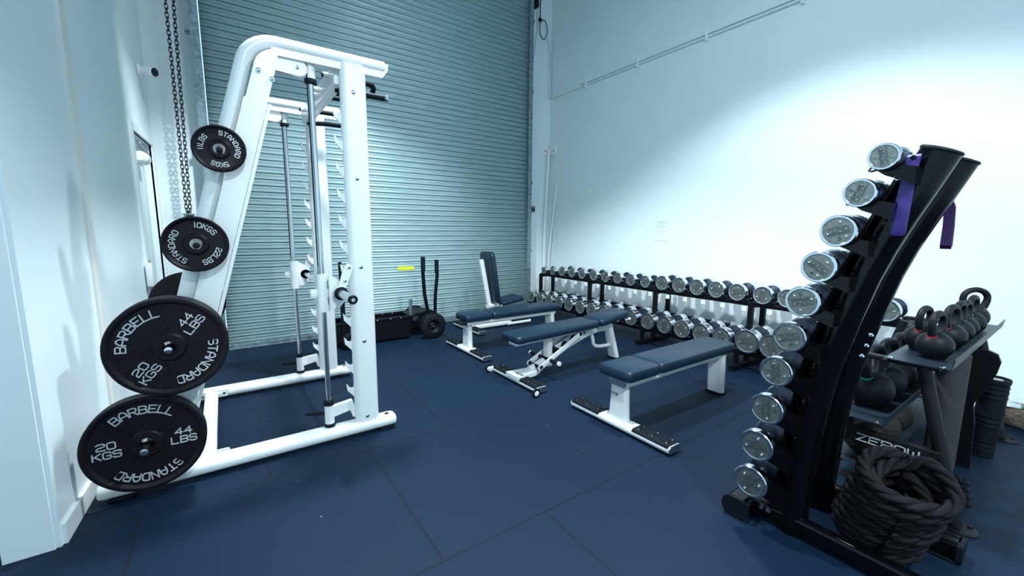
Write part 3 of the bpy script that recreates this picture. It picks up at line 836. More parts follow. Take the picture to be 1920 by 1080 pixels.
def plate_lettering(kind, t):
    def arc(f, word, R, mid, h, w, gap, sw, th):
        mb = MB(); text_arc(mb, word, R, mid, h, w, gap, sw, th, f); mb.build('lettering', M['silverpaint'], t, smooth=False)
    if kind == '20':
        f = fr_plate(0.0215)
        arc(f, 'BARBELL', 0.163, 90, 0.034, 0.026, 0.0085, 0.0052, 0.0028)
        arc(f, 'STANDARD', 0.163, 270, 0.034, 0.024, 0.0085, 0.0052, 0.0028)
        for sx, a, b_ in ((-1, '20', 'KGS'), (1, '44', 'LBS')):
            mb = MB()
            text_line(mb, a, 0.030, 0.027, 0.008, 0.005, 0.0028, lambda x, y, z, sx=sx: f(x + sx * 0.135, y + 0.024, z))
            text_line(mb, b_, 0.030, 0.026, 0.008, 0.005, 0.0028, lambda x, y, z, sx=sx: f(x + sx * 0.135, y - 0.018, z))
            mb.build('lettering', M['silverpaint'], t, smooth=False)
    elif kind == '10':
        f = fr_plate(0.0155)
        for word, mid in (('STANDARD', 190), ('10KGS', 62), ('22LBS', 315)):
            arc(f, word, 0.090, mid, 0.022, 0.0148, 0.0062, 0.0034, 0.0024)
    else:
        f = fr_plate(0.0135)
        for word, mid, gap in (('STANDARD', 30, 0.0065), ('5KGS', 268, 0.0055), ('11LBS', 160, 0.0055)):
            arc(f, word, 0.073, mid, 0.019, 0.0125, gap, 0.003, 0.0024)

def make_plate(kind):
    R, T = {'20': (0.225, 0.034), '10': (0.129, 0.026), '5': (0.108, 0.022)}[kind]
    face = {'20': 0.0215, '10': 0.0155, '5': 0.0135}[kind]
    t = thing('weight_plate', 'x', 'weight plate', world=False)
    hubR = {'20': 0.060, '10': 0.046, '5': 0.042}[kind]
    hole = 0.0255
    lip = 0.018 if kind == '20' else 0.010
    prof = [(0.002, hole), (0.0, hole + 0.004), (0.0, R - 0.004), (0.003, R - 0.001), (T - 0.004, R), (T - 0.001, R - 0.003), (T, R - 0.007), (T - 0.001, R - lip + 0.002), (T - 0.005, R - lip - 0.003),
            (face, R - lip - 0.010), (face, hubR + 0.006), (T - 0.004, hubR), (T - 0.001, hubR - 0.003), (T - 0.001, hole + 0.012), (T - 0.006, hole + 0.010), (T - 0.006, hole + 0.003), (T - 0.010, hole)]
    mb = MB(); mb.lathe(prof, (0, 0, 0), (0, -1, 0), 72, closed=True)
    mb.build('plate_disc', M['plateiron'], t, angle=30)
    if kind == '20':
        for a in (45, 135, 225, 315):
            mb = MB(); ca, sa = cos(radians(a)), sin(radians(a))
            L0, L1 = hubR - 0.002, R - lip - 0.004
            mb.prism([(L0, -0.004), (L1, -0.003), (L1, 0.003), (L0, 0.004)], 0.007, (0, -face + 0.0005, 0), (ca, 0, sa), (-sa, 0, ca), (0, -1, 0))
            mb.build('plate_rib', M['plateiron'], t, smooth=False)
    plate_lettering(kind, t)
    return t

# horns on the slanted legs carry the plates
HORN = [(-0.358, 0.284), (-0.237, 0.734), (-0.1045, 1.196), (0.018, 1.642)]
def leg_x(z): return 0.036 + 0.272 * (z - 1.82) + 0.119
YFACE = YN - 0.05
plates20 = make_plate('20'); plates10 = make_plate('10'); plates5 = make_plate('5')
index_kids()
used_p = set()
def put_plate(proto, x, y, z, rot, label, flip=False, group=None):
    if proto.name in used_p:
        o = dup(proto)
    else:
        o = proto; used_p.add(proto.name)
    o.location = (x, y, z)
    # spin about own y axis (counter-clockwise as seen from -y), flip for the far side
    o.rotation_mode = 'XYZ'
    if flip:
        o.rotation_euler = (0, radians(rot), pi)
    else:
        o.rotation_euler = (0, -radians(rot), 0)
    o['label'] = label
    if group: o['group'] = group
    return o
for i, (hx, hz) in enumerate(HORN):
    y1 = YFACE - 0.155 if i < 2 else YFACE - 0.075
    r_ = 0.0155 if i < 2 else 0.013
    mb = MB(); mb.cyl((hx, YFACE + 0.01, hz - 0.008), (hx, y1, hz - 0.006), r_, seg=20, bev=0.002)
    mb.build('plate_horn', M['chrome'] if i < 2 else M['black'], smith)
    if i > 0 and i < 3:
        mb = MB(); mb.cyl((hx, YR + 0.04, hz - 0.008), (hx, YR + 0.18, hz - 0.006), r_, seg=20, bev=0.002)
        mb.build('plate_horn', M['chrome'] if i < 2 else M['black'], smith)
g20 = None
yb0 = YFACE - 0.009
put_plate(plates20, HORN[0][0], yb0 - 0.035, HORN[0][1], 0, 'black 20 kg plate on the lowest horn with its lettering upright', False)
put_plate(plates20, HORN[0][0], yb0, HORN[0][1], 20, 'plain rim of the black plate behind the lowest 20 kg plate')
put_plate(plates20, HORN[1][0], yb0 - 0.078, HORN[1][1], 50, 'outermost black 20 kg plate on the second horn, lettering tilted')
put_plate(plates20, HORN[1][0], yb0 - 0.039, HORN[1][1], 95, 'middle plate of the 20 kg stack on the second horn')
put_plate(plates20, HORN[1][0], yb0, HORN[1][1], 10, 'innermost plate of the 20 kg stack on the second horn, against the leg')
put_plate(plates10, HORN[2][0], yb0 - 0.03, HORN[2][1], 0, 'black 10 kg plate reading 22 LBS in the middle of the slanted leg')
put_plate(plates5, HORN[3][0], yb0 - 0.03, HORN[3][1], 0, 'small black 5 kg plate reading 11 LBS at the top of the slanted leg')
put_plate(plates20, HORN[1][0] + 0.0, YR + 0.055, HORN[1][1], 0, 'big black plate behind the slanted legs, on the far side of the machine', True)
put_plate(plates10, HORN[2][0], YR + 0.055, HORN[2][1], 0, 'small black plate on the far side, peeking out behind the 10 kg plate', True)

# ================================================================== dumbbells
def fr_x(xf):      # end plate frame on a face towards -x: viewer looks along +x; right = -y
    return lambda x, y, z: Vector((xf - z, -x, y))

def make_dumbbell(R, T, L, hr, number, rot, near=True, cone=True):
    """axis along +x, near face at x=0; R head radius, T head width, L overall length"""
    t = thing('dumbbell', 'x', 'dumbbell', world=False)
    mb = MB(); prof = [(0.0055, 0), (0.0055, R * 0.80), (0.001, R * 0.815), (0.0, R * 0.84), (0.0, R * 0.955), (0.004, R), (T - 0.003, R), (T, R - 0.003)]
    prof += [(T, R * 0.93), (T, 0)]
    cn = [(T - 0.001, R * 0.93), (T + R * 0.05, R * 0.75), (T + R * 0.26, hr * 1.25), (T + R * 0.28, 0)]
    mb.lathe(prof, (0, 0, 0), (1, 0, 0), 40); h0 = mb.build('head', M['chrome'], t, angle=32)
    mb = MB(); mb.lathe(cn, (0, 0, 0), (1, 0, 0), 32); mb.build('head_cone', M['cone'], h0, angle=32)
    mb = MB(); mb.lathe([(h, r) for h, r in prof], (L, 0, 0), (-1, 0, 0), 40); h1 = mb.build('head', M['chrome'], t, angle=32)
    mb = MB(); mb.lathe(cn, (L, 0, 0), (-1, 0, 0), 32); mb.build('head_cone', M['cone'], h1, angle=32)
    mb = MB(); n = 10
    pr = [(T + 0.001, hr * 0.95)] + [(T + 0.004 + (L - 2 * T - 0.008) * k / n, hr * (1.0 + 0.14 * sin(pi * k / n))) for k in range(n + 1)] + [(L - T - 0.001, hr * 0.95)]
    mb.lathe(pr, (0, 0, 0), (1, 0, 0), 20); mb.build('handle', M['steel'], t)
    mb = MB(); mb.cyl((0.0018, 0, 0), (0.0060, 0, 0), R * 0.80, seg=40); ep = mb.build('end_plate', M['facemetal'], t)
    ep.rotation_euler = (radians(rot), 0, 0)
    for a in (90, 210, 330):
        y, z = R * 0.56 * cos(radians(a + 20)), R * 0.56 * sin(radians(a + 20))
        mb = MB(); mb.lathe([(0, R * 0.085), (0.003, R * 0.08), (0.0045, R * 0.05), (0.0025, R * 0.03)], (0.0018, y, z), (-1, 0, 0), 12)
        mb.build('screw', M['chrome'], ep)
    f = fr_x(0.0018)
    mb = MB()
    sw = R * 0.035
    text_line(mb, 'ZERO', R * 0.24, R * 0.24, R * 0.055, sw, 0.0006, lambda x, y, z: f(x, y + R * 0.07, z))
    bx = R * 0.66; 
    stroke(mb, [(-bx, R * 0.25), (bx, R * 0.25), (bx, -R * 0.27), (-bx, -R * 0.27), (-bx, R * 0.25)], sw * 0.5, 0.0005, f)
    x = -R * 0.58
    while x < R * 0.56:
        mb.bm.faces.new([mb.bm.verts.new(f(x + a, -R * 0.16 + b_, 0.0005)) for a, b_ in ((0, -R * 0.055), (R * 0.06, -R * 0.055), (R * 0.06, R * 0.055), (0, R * 0.055))])
        x += R * 0.092
    if number:
        text_line(mb, number, R * 0.2, R * 0.15, R * 0.05, sw, 0.0006, lambda x, y, z: f(x, y - R * 0.50, z))
    mb.build('stamping', M['engrave'], ep, smooth=False)
    return t

ORD = ['first', 'second', 'third', 'fourth', 'fifth', 'sixth', 'seventh', 'eighth', 'ninth', 'tenth', 'eleventh', 'twelfth', 'thirteenth', 'fourteenth', 'fifteenth', 'sixteenth', 'seventeenth', 'eighteenth', 'nineteenth', 'twentieth']
YT = [4.86, 4.655, 4.45, 4.242, 4.042, 3.825, 3.622, 3.418, 3.218, 3.008, 2.776, 2.565, 2.36, 2.156, 1.952, 1.725, 1.52, 1.31, 1.085, 0.868]

# wall rack
rack = thing('dumbbell_rack', 'long low black two-tier dumbbell rack along the right wall', 'dumbbell rack', (4.1, 2.9, 0))
JY = [4.985, 3.93, 2.89, 1.838, 0.755]
K = M['black']
for i, y in enumerate(JY):
    mb = MB()
    mb.sweep([(4.035, y, 0.02), (4.035, y, 0.60)], rrect(0.045, 0.045, 0.006, 2), (0, 1, 0)); mb.build('front_post', K, rack, smooth=False)
    mb = MB()
    mb.sweep([(4.28, y, 0.02), (4.28, y, 0.62)], rrect(0.045, 0.045, 0.006, 2), (0, 1, 0)); mb.build('rear_post', K, rack, smooth=False)
    mb = MB(); mb.sweep([(3.74, y, 0.03), (4.33, y, 0.03)], rrect(0.045, 0.05, 0.008, 2)); ff = mb.build('foot_bar', K, rack, smooth=False)
    mb = MB(); mb.box((3.76, y, 0.004), (0.06, 0.055, 0.008), bev=0.002); mb.build('rubber_foot', M['rubber'], ff)
    for zc, x0, x1 in ((0.592, 4.01, 4.305), (0.165, 3.80, 4.12)):
        mb = MB(); mb.prism([(x0, zc - 0.035), (x1, zc - 0.035), (x1, zc + 0.045), (x1 - 0.02, zc + 0.06), (x0 + 0.05, zc + 0.03), (x0, zc + 0.01)], 0.006, (0, y - 0.003, 0), (1, 0, 0), (0, 0, 1), (0, 1, 0))
        gp = mb.build('side_plate', M['blackmatt'], rack, smooth=False)
        if i in (0, len(JY) - 1):
            for bx_ in (x0 + 0.04, x1 - 0.04):
                mb = MB(); mb.lathe([(0, 0.010), (0.004, 0.010), (0.006, 0.005)], (bx_, y - 0.003, zc), (0, -1, 0), 12); mb.build('bolt', M['chrome'], gp)
    mb = MB(); mb.sweep([(3.83, y, 0.05), (3.83, y, 0.16)], rrect(0.04, 0.04, 0.006, 2), (0, 1, 0)); mb.build('lower_strut', K, rack, smooth=False)
for a, b_ in zip(JY[:-1], JY[1:]):
    for x, z, nm in ((4.045, 0.600, 'upper_front_rail'), (4.17, 0.608, 'upper_rear_rail'), (3.84, 0.178, 'lower_front_rail'), (4.00, 0.186, 'lower_rear_rail'), (4.29, 0.30, 'back_brace')):
        mb = MB(); mb.sweep([(x, a - 0.004, z), (x, b_ + 0.004, z)], rrect(0.05, 0.04, 0.006, 2)); mb.build(nm, K, rack, smooth=False)
for i, y in enumerate(YT):
    for x, z0, z1 in ((4.045, 0.62, 0.645), (4.17, 0.628, 0.650), (3.84, 0.198, 0.225), (4.00, 0.206, 0.230)):
        for dy in (-0.07, 0.07):
            mb = MB(); mb.box((x, y + dy, (z0 + z1) / 2), (0.045, 0.02, z1 - z0), Matrix.Rotation(radians(30 if dy > 0 else -30), 3, 'X'), bev=0.003); mb.build('saddle', M['rubber'], rack, smooth=False)
for i, y in enumerate(YT):
    if i % 5 == 0 and i: pass
    mb = MB(); mb.box((4.018, y - 0.055, 0.553), (0.003, 0.045, 0.045)); mb.build('weight_tag', M['paper'], rack, smooth=False)
    mb = MB(); mb.box((4.262, y - 0.055, 0.335), (0.003, 0.055, 0.04)); mb.build('weight_tag', M['paper'], rack, smooth=False)

protos = {}
def rack_dumbbell(R, T, L, x, y, z, rot, label, group):
    key = (R, T)
    if key not in protos:
        protos[key] = make_dumbbell(R, T, L, 0.017, None, 0)
        index_kids(); o = protos[key]
    else:
        o = dup(protos[key])
    o.location = (x, y, z)
    o['label'] = label; o['group'] = group
    for c in [c for c in COL.objects if c.parent == o and c.name.startswith('end_plate')]:
        c.rotation_euler = (radians(rot), 0, 0)
    return o
for i, y in enumerate(YT):
    R = 0.055 if i < 2 else (0.070 if i < 10 else 0.081)
    T = 0.045 if i < 2 else (0.05 if i < 10 else 0.055)
    L = 0.22 if i < 10 else 0.25
    rack_dumbbell(R, T, L, 3.972 if i >= 10 else 3.985, y, 0.622 + R * 0.98 if i >= 2 else 0.672, random.uniform(-120, 120), 'chrome dumbbell on the top tier of the wall rack, %s from the shutter' % ORD[i], 'chrome dumbbells on the top tier of the wall rack')
    R = 0.083 if i < 9 else (0.092 if i < 15 else 0.106)
    T = 0.075 if i < 9 else (0.085 if i < 15 else 0.095)
    L = 0.30 if i < 9 else (0.32 if i < 15 else 0.34)
    rack_dumbbell(R, T, L, 3.752, y, 0.202 + R * 0.98, random.uniform(-120, 120), 'large chrome dumbbell on the bottom tier of the wall rack, %s from the shutter' % ORD[i], 'large chrome dumbbells on the bottom tier of the wall rack')

# ================================================================== benches
def pad(poly_len, wdt, th, c, mtx=None, r=0.03, bev=0.016):
    """upholstered pad: rounded outline, soft edges; length along x"""
    mb = MB()
    out = rrect(poly_len, wdt, r, 5)
    def ring(ins, z):
        sx = (poly_len - 2 * ins) / poly_len; sy = (wdt - 2 * ins) / wdt
        return [Vector((x * sx, y * sy, z)) for x, y in out]
    rings = [ring(0.012, 0), ring(0.003, 0.004), ring(0, 0.014), ring(0, th - bev), ring(bev * 0.3, th - bev * 0.35), ring(bev, th)]
    mb.ring_loft(rings, cap=False)
    bm = mb.bm
    bm.verts.ensure_lookup_table()
    n = len(out)
    bm.faces.new([bm.verts[i] for i in reversed(range(n))])
    last = [bm.verts[len(bm.verts) - n + i] for i in range(n)]
    bm.faces.new(last)
    m = Matrix.Translation(Vector(c))
    if mtx is not None: m = m @ mtx
    mb.xf(bm.verts[:], m)
    return mb

def foot_beam(root, x, y0, y1, caps=True, badge=False):
    """white flat beam along y with a black grip pad at each end, seen in local/world coordinates of root"""
    W = M['white']; L = y1 - y0; yc = (y0 + y1) / 2
    mb = MB(); mb.sweep([(x, y0, 0.034), (x, y1, 0.034)], rrect(0.115, 0.044, 0.020, 5)); fb = mb.build('foot_beam', W, root)
    for ya, yb in ((y0 + 0.005, y0 + 0.26), (y1 - 0.26, y1 - 0.005)):
        mb = MB()
        mb.prism([(-0.052, 0.040), (-0.058, 0.048), (-0.050, 0.060), (-0.040, 0.064), (0.040, 0.064), (0.050, 0.060), (0.058, 0.048), (0.052, 0.040)], yb - ya, (x, ya, 0), (1, 0, 0), (0, 0, 1), (0, 1, 0))
        gp = mb.build('grip_pad', M['rubber'], fb, smooth=False)
        for k in range(3):
            for dx in (-0.028, 0.028):
                yy = ya + 0.03 + (yb - ya - 0.06) * k / 2
                mb = MB(); mb.lathe([(0, 0.005), (0.0015, 0.0045), (0.003, 0.002)], (x + dx, yy, 0.064), (0, 0, 1), 8); mb.build('stud', M['chrome'], gp)
            yy = ya + 0.03 + (yb - ya - 0.06) * k / 2
            mb = MB(); mb.box((x, yy, 0.0645), (0.052, 0.004, 0.0025)); mb.build('groove_bar', M['black'], gp, smooth=False)
    for y in (y0, y1):
        s = -1 if y == y0 else 1
        mb = MB(); mb.sweep([(x, y, 0.034), (x, y + s * 0.006, 0.034)], rrect(0.112, 0.042, 0.019, 5)); mb.build('end_cap', M['steel'], fb)
        mb = MB(); mb.box((x, y - s * 0.05, 0.006), (0.10, 0.06, 0.012), bev=0.003); mb.build('rubber_foot', M['rubber'], fb)
    return fb

def zero_badge(c, w, h, root, nm='badge', txt='ZERO', face='-x'):
    """small black badge with pale squared letters on a face towards -x"""
    mb = MB(); mb.box(c, (0.002, w, h), bev=0.0005); bd = mb.build(nm, M['black'], root, smooth=False)
    mb = MB(); f = lambda x, y, z: Vector((c[0] - 0.0012 - z, c[1] - x, c[2] + y))
    text_line(mb, txt, h * 0.55, w / len(txt) * 0.62, w / len(txt) * 0.2, h * 0.13, 0.0005, f)
    mb.build('badge_lettering', M['paper'], bd, smooth=False)
    return bd

def flat_bench(x0, yc, label):
    b = thing('flat_bench', label, 'bench', (x0 + 0.1, yc, 0), group='flat benches in the middle of the gym')
    W = M['white']
    fx = x0 + 0.075
    fb = foot_beam(b, fx, yc - 0.41, yc + 0.39)
    # front post: broad tapered tube facing -x
    mb = MB()
    rings = []
    for z, w in ((0.056, 0.15), (0.10, 0.142), (0.22, 0.128), (0.325, 0.122)):
        rings.append([Vector((fx + 0.005 + b_, yc + a, z)) for a, b_ in rrect(w, 0.055, 0.02, 4)])
    mb.ring_loft(rings); po = mb.build('front_post', W, b)
    zero_badge((fx - 0.0235, yc + 0.03, 0.225), 0.062, 0.018, po)
    for dy in (-0.095, 0.095):
        mb = MB(); mb.lathe([(0, 0.012), (0.005, 0.012), (0.006, 0.007), (0.015, 0.007), (0.017, 0.004)], (fx + 0.01, yc + dy, 0.055), (0, 0, 1), 10); mb.build('bolt', M['chrome'], po)
    # rear leg
    rx = x0 + 1.16
    mb = MB(); rings = []
    for z, w, dx in ((0.012, 0.125, 0.015), (0.2, 0.13, 0.005), (0.33, 0.13, -0.005)):
        rings.append([Vector((rx + dx + b_, yc - 0.045 + a, z)) for a, b_ in rrect(w, 0.055, 0.02, 4)])
    mb.ring_loft(rings); rl = mb.build('rear_leg', W, b)
    mb = MB(); mb.sweep([(rx + 0.015, yc - 0.045, 0.0), (rx + 0.015, yc - 0.045, 0.016)], rrect(0.075, 0.145, 0.025, 4), (0, 1, 0)); mb.build('rubber_foot', M['rubber'], rl)
    # beam under the pads
    mb = MB(); mb.sweep([(x0 + 0.03, yc - 0.02, 0.318), (x0 + 1.21, yc - 0.02, 0.318)], rrect(0.15, 0.05, 0.024, 5)); bm_ = mb.build('seat_beam', W, b)
    for x, s in ((x0 + 0.03, -1), (x0 + 1.21, 1)):
        mb = MB(); mb.sweep([(x, yc - 0.02, 0.318), (x + s * 0.004, yc - 0.02, 0.318)], rrect(0.144, 0.045, 0.022, 5)); mb.build('end_cap', M['steel'], bm_)
    pad(0.315, 0.265, 0.070, (x0 + 0.16, yc, 0.344)).build('short_pad', M['vinyl'], b)
    pad(0.945, 0.265, 0.070, (x0 + 0.795, yc, 0.344)).build('long_pad', M['vinyl'], b)
    return b
flat_bench(1.965, 1.69, 'nearest flat bench, white frame and two black pads, beside the dumbbell tower')
flat_bench(1.955, 3.72, 'farthest flat bench, white frame and black pads, in front of the shutter')

# adjustable bench
ab = thing('adjustable_bench', 'white adjustable bench with black pads, handles and small wheels, between the flat benches', 'bench', (1.97, 2.72, 0))
W = M['white']; yc = 2.72
fb = foot_beam(ab, 1.965, 2.40, 3.02)
for y in (2.375, 3.045):
    mb = MB(); mb.cyl((1.885, y, 0.034), (1.885, y + (0.022 if y > 2.7 else -0.022), 0.034), 0.022, seg=24, bev=0.005); wh = mb.build('wheel', M['trim'], ab)
    mb = MB(); mb.lathe([(0.0, 0.033), (0.004, 0.036), (0.014, 0.036), (0.018, 0.033)], (1.885, y + (0.002 if y > 2.7 else -0.020), 0.036), (0, 1, 0), 24, closed=False); mb.build('tyre', M['rubber'], wh)
    mb = MB(); mb.box((1.90, y + (-0.012 if y > 2.7 else 0.012), 0.036), (0.055, 0.012, 0.045), bev=0.01); mb.build('wheel_bracket', M['white'], fb)
# centre deck of the foot
mb = MB(); mb.prism([(1.90, 2.62), (1.90, 2.80), (2.10, 2.78), (2.18, 2.76), (2.18, 2.68), (2.10, 2.64)], 0.03, (0, 0, 0.048), (1, 0, 0), (0, 1, 0), (0, 0, 1)); dk = mb.build('foot_deck', W, ab, smooth=False)
mb = MB(); mb.box((1.955, 2.68, 0.0795), (0.022, 0.085, 0.002)); lb = mb.build('badge', M['black'], dk, smooth=False)
mb = MB(); text_line(mb, 'ZERO', 0.009, 0.011, 0.004, 0.0016, 0.0005, lambda x, y, z: Vector((1.955 + y, 2.68 - x, 0.0806 + z))); mb.build('badge_lettering', M['paper'], lb, smooth=False)
# main spine: arched from the foot up to the rear head
spine = [(2.09, 0.075), (2.25, 0.13), (2.45, 0.205), (2.62, 0.268), (2.76, 0.310), (2.88, 0.330), (3.02, 0.335), (3.10, 0.335)]
mb = MB(); mb.sweep([(x, yc, z) for x, z in spine], rrect(0.06, 0.060, 0.02, 4), (0, 1, 0)); sp = mb.build('spine', W, ab)
mb = MB(); mb.sweep([(2.38, yc, 0.235), (2.60, yc, 0.318)], rrect(0.03, 0.014, 0.005, 3), (0, 1, 0)); mb.build('spine_rib', W, sp)
for x, z in ((2.36, 0.215), (2.47, 0.258), (2.58, 0.300), (2.68, 0.335)):
    mb = MB(); mb.prism([(-0.034, -0.014), (-0.02, 0.014), (0.012, 0.020), (0.034, 0.004), (0.022, -0.018)], 0.05, (x, yc - 0.045, z), (0.93, 0, 0.36), (-0.36, 0, 0.93), (0, 1, 0)); mb.build('ladder_stop', M['rubber'], sp, smooth=False)
# rear leg and its D handle
mb = MB(); rings = []
for z, w, x in ((0.014, 0.11, 3.165), (0.15, 0.10, 3.125), (0.345, 0.085, 3.065)):
    rings.append([Vector((x + b_, yc + a, z)) for a, b_ in rrect(w, 0.06, 0.02, 4)])
mb.ring_loft(rings); rl = mb.build('rear_leg', W, ab)
mb = MB(); mb.box((3.165, yc, 0.008), (0.08, 0.125, 0.016), bev=0.005); mb.build('rubber_foot', M['rubber'], rl)
hp = [(3.12, 0.145), (2.96, 0.150), (2.89, 0.165), (2.86, 0.195), (2.855, 0.235), (2.83, 0.30)]
mb = MB(); mb.tube([(x, yc, z) for x, z in hp], 0.018, 14, (0, 1, 0)); mb.build('carry_handle', W, ab)
# back pad support post, twin struts
mb = MB(); rings = []
for z, w in ((0.09, 0.075), (0.355, 0.085)):
    rings.append([Vector((2.285 + b_, yc - 0.01 + a, z)) for a, b_ in rrect(w, 0.055, 0.018, 4)])
mb.ring_loft(rings); mb.build('support_post', W, ab)
for y in (yc - 0.085, yc + 0.075):
    mb = MB(); mb.sweep([(2.135, y, 0.105), (2.62, y, 0.350)], rrect(0.012, 0.046, 0.005, 3), (0, 1, 0) if False else (0, 0, 1)); st = mb.build('strut', W, ab)
    for x, z in ((2.145, 0.110), (2.61, 0.345)):
        mb = MB(); mb.cyl((x, y - 0.006, z), (x, y + 0.006, z), 0.024, seg=18); mb.build('strut_eye', W, st)
        mb = MB(); mb.cyl((x, y - 0.011, z), (x, y + 0.011, z), 0.010, seg=12); mb.build('bolt', M['chrome'], st)
mb = MB(); mb.cyl((2.145, yc - 0.085, 0.110), (2.145, yc + 0.075, 0.110), 0.016, seg=14); mb.build('pivot_roller', M['rubber'], ab)
mb = MB(); mb.cyl((2.255, yc - 0.19, 0.155), (2.255, yc + 0.19, 0.155), 0.017, seg=14); cb = mb.build('foot_peg', M['rubber'], ab)
for y, s in ((yc - 0.19, -1), (yc + 0.19, 1)):
    mb = MB(); mb.lathe([(0, 0.020), (0.014, 0.020), (0.018, 0.016), (0.018, 0.007), (0.014, 0.005)], (2.255, y, 0.155), (0, s, 0), 18); mb.build('peg_end', M['white'], cb)
# pads (back pad rises slightly to the right, seat pad tilts up)
tilt = math.atan2(0.022, 0.85)
Mx = Matrix.Rotation(-tilt, 4, 'Y')
pad(0.94, 0.26, 0.062, (2.345, yc + 0.0, 0.372), Mx, r=0.035).build('back_pad', M['vinyl'], ab)
mb = MB(); mb.sweep([(1.915, yc, 0.343), (2.80, yc, 0.366)], rrect(0.13, 0.038, 0.018, 4)); mb.build('back_beam', W, ab)
Mx = Matrix.Rotation(-math.atan2(0.05, 0.36), 4, 'Y')
# tapered seat pad
mb = pad(0.40, 0.27, 0.062, (0, 0, 0), None, r=0.04)
for v in mb.bm.verts:
    if v.co.x > 0: v.co.y *= 1 - 0.5 * max(0, v.co.x - 0.04)
mb.xf(mb.bm.verts[:], Matrix.Translation(Vector((3.035, yc, 0.412))) @ Mx)
mb.build('seat_pad', M['vinyl'], ab)
mb = MB(); mb.sweep([(2.86, yc, 0.372), (3.12, yc, 0.405)], rrect(0.07, 0.03, 0.012, 4)); sb = mb.build('seat_beam', W, ab)
mb = MB(); mb.box((2.93, yc - 0.05, 0.362), (0.11, 0.03, 0.02), bev=0.006); mb.build('hinge_plate', W, sb)
mb = MB(); mb.cyl((2.94, yc - 0.075, 0.385), (2.94, yc - 0.02, 0.385), 0.018, seg=16, bev=0.003); mb.build('adjuster_knob', M['trim'], sb)
mb = MB(); mb.sphere((3.235, yc - 0.12, 0.415), 0.014, u=14, v=10); mb.cyl((3.20, yc - 0.10, 0.405), (3.235, yc - 0.12, 0.415), 0.005, seg=8); mb.build('pull_pin', M['trim'], sb)

# upright bench by the shutter
ub = thing('upright_bench', 'white upright bench with tall black back pad and small seat, near the shutter', 'bench', (2.85, 4.5, 0))
foot_beam(ub, 2.505, 4.20, 4.86)
mb = MB(); mb.sweep([(2.55, 4.50, 0.045), (3.12, 4.50, 0.045)], rrect(0.09, 0.055, 0.015, 3)); bm_ = mb.build('base_beam', W, ub)
mb = MB(); mb.sweep([(3.06, 4.50, 0.035), (3.42, 4.50, 0.035)], rrect(0.14, 0.045, 0.02, 4)); fp = mb.build('front_foot', W, ub)
mb = MB(); mb.box((3.25, 4.50, 0.062), (0.30, 0.125, 0.014), bev=0.004); mb.build('grip_pad', M['rubber'], fp)
for x, w in ((2.80, 0.085), (3.05, 0.08)):
    mb = MB(); mb.sweep([(x, 4.50, 0.06), (x, 4.50, 0.30)], rrect(w, 0.07, 0.015, 3), (0, 1, 0)); mb.build('seat_post', W, ub)
mb = MB(); mb.sweep([(2.76, 4.50, 0.30), (3.02, 4.50, 0.30), (3.22, 4.50, 0.325)], rrect(0.09, 0.04, 0.012, 3)); mb.build('seat_beam', W, ub)
for y in (4.50,):
    mb = MB(); mb.sweep([(2.80, y, 0.22), (2.765, y, 0.40), (2.665, y, 0.90)], rrect(0.055, 0.05, 0.012, 3), (0, 1, 0)); mb.build('back_strut', W, ub)
mb = MB(); mb.tube([(2.90, 4.40, 0.30), (2.97, 4.38, 0.315), (3.04, 4.42, 0.29)], 0.012, 10); mb.build('seat_bracket', W, ub)
# back pad leaning back
Mb = Matrix.Translation(Vector((2.835, 4.50, 0.665))) @ Matrix.Rotation(radians(-80.5), 4, 'Y') @ Matrix.Rotation(pi, 4, 'X')
mb = pad(0.66, 0.30, 0.062, (0, 0, 0), None, r=0.06); mb.xf(mb.bm.verts[:], Matrix.Translation(Vector((2.765, 4.49, 0.67))) @ Matrix.Rotation(radians(81.5), 4, 'Y') @ Matrix.Translation(Vector((0, 0, 0)))); mb.build('back_pad', M['vinyl'], ub)
mb = pad(0.36, 0.30, 0.055, (0, 0, 0), None, r=0.05)
mb.xf(mb.bm.verts[:], Matrix.Translation(Vector((3.085, 4.50, 0.325))) @ Matrix.Rotation(radians(-8), 4, 'Y')); mb.build('seat_pad', M['vinyl'], ub)

# ================================================================== push sled by the shutter
sled = thing('push_sled', 'black push sled with tall handles and rubber wheels in front of the shutter', 'sled', (1.5, 4.7, 0))
K = M['black']
for y, nm in ((4.56, 'near'), (4.86, 'far')):
    mb = MB(); mb.prism([(0.92, 0.03), (1.72, 0.03), (1.74, 0.06), (1.74, 0.25), (0.92, 0.25)], 0.012, (0, y, 0), (1, 0, 0), (0, 0, 1), (0, 1, 0)); sp_ = mb.build('side_panel', K, sled, smooth=False)
    mb = MB(); mb.sweep([(0.90, y + 0.006, 0.262), (1.80, y + 0.006, 0.262)], rrect(0.03, 0.03, 0.004, 2)); rl_ = mb.build('top_rail', K, sled, smooth=False)
    for x in (1.15, 1.35, 1.5, 1.62):
        mb = MB(); mb.lathe([(0, 0.009), (0.003, 0.009), (0.005, 0.004)], (x, y - 0.010, 0.262), (0, -1, 0), 10); mb.build('bolt', M['chrome'], rl_)
mb = MB(); mb.box((1.33, 4.715, 0.05), (0.82, 0.30, 0.02)); mb.build('sled_deck', K, sled, smooth=False)
mb = MB(); mb.prism([(1.74, 0.10), (1.74, 0.27), (2.00, 0.30), (2.10, 0.27), (2.10, 0.18), (1.95, 0.12)], 0.24, (0, 4.62, 0), (1, 0, 0), (0, 0, 1), (0, 1, 0)); mb.build('axle_box', K, sled, smooth=False)
mb = MB(); mb.cyl((1.96, 4.40, 0.15), (1.96, 5.02, 0.15), 0.014, seg=12); mb.build('axle', M['steel'], sled)
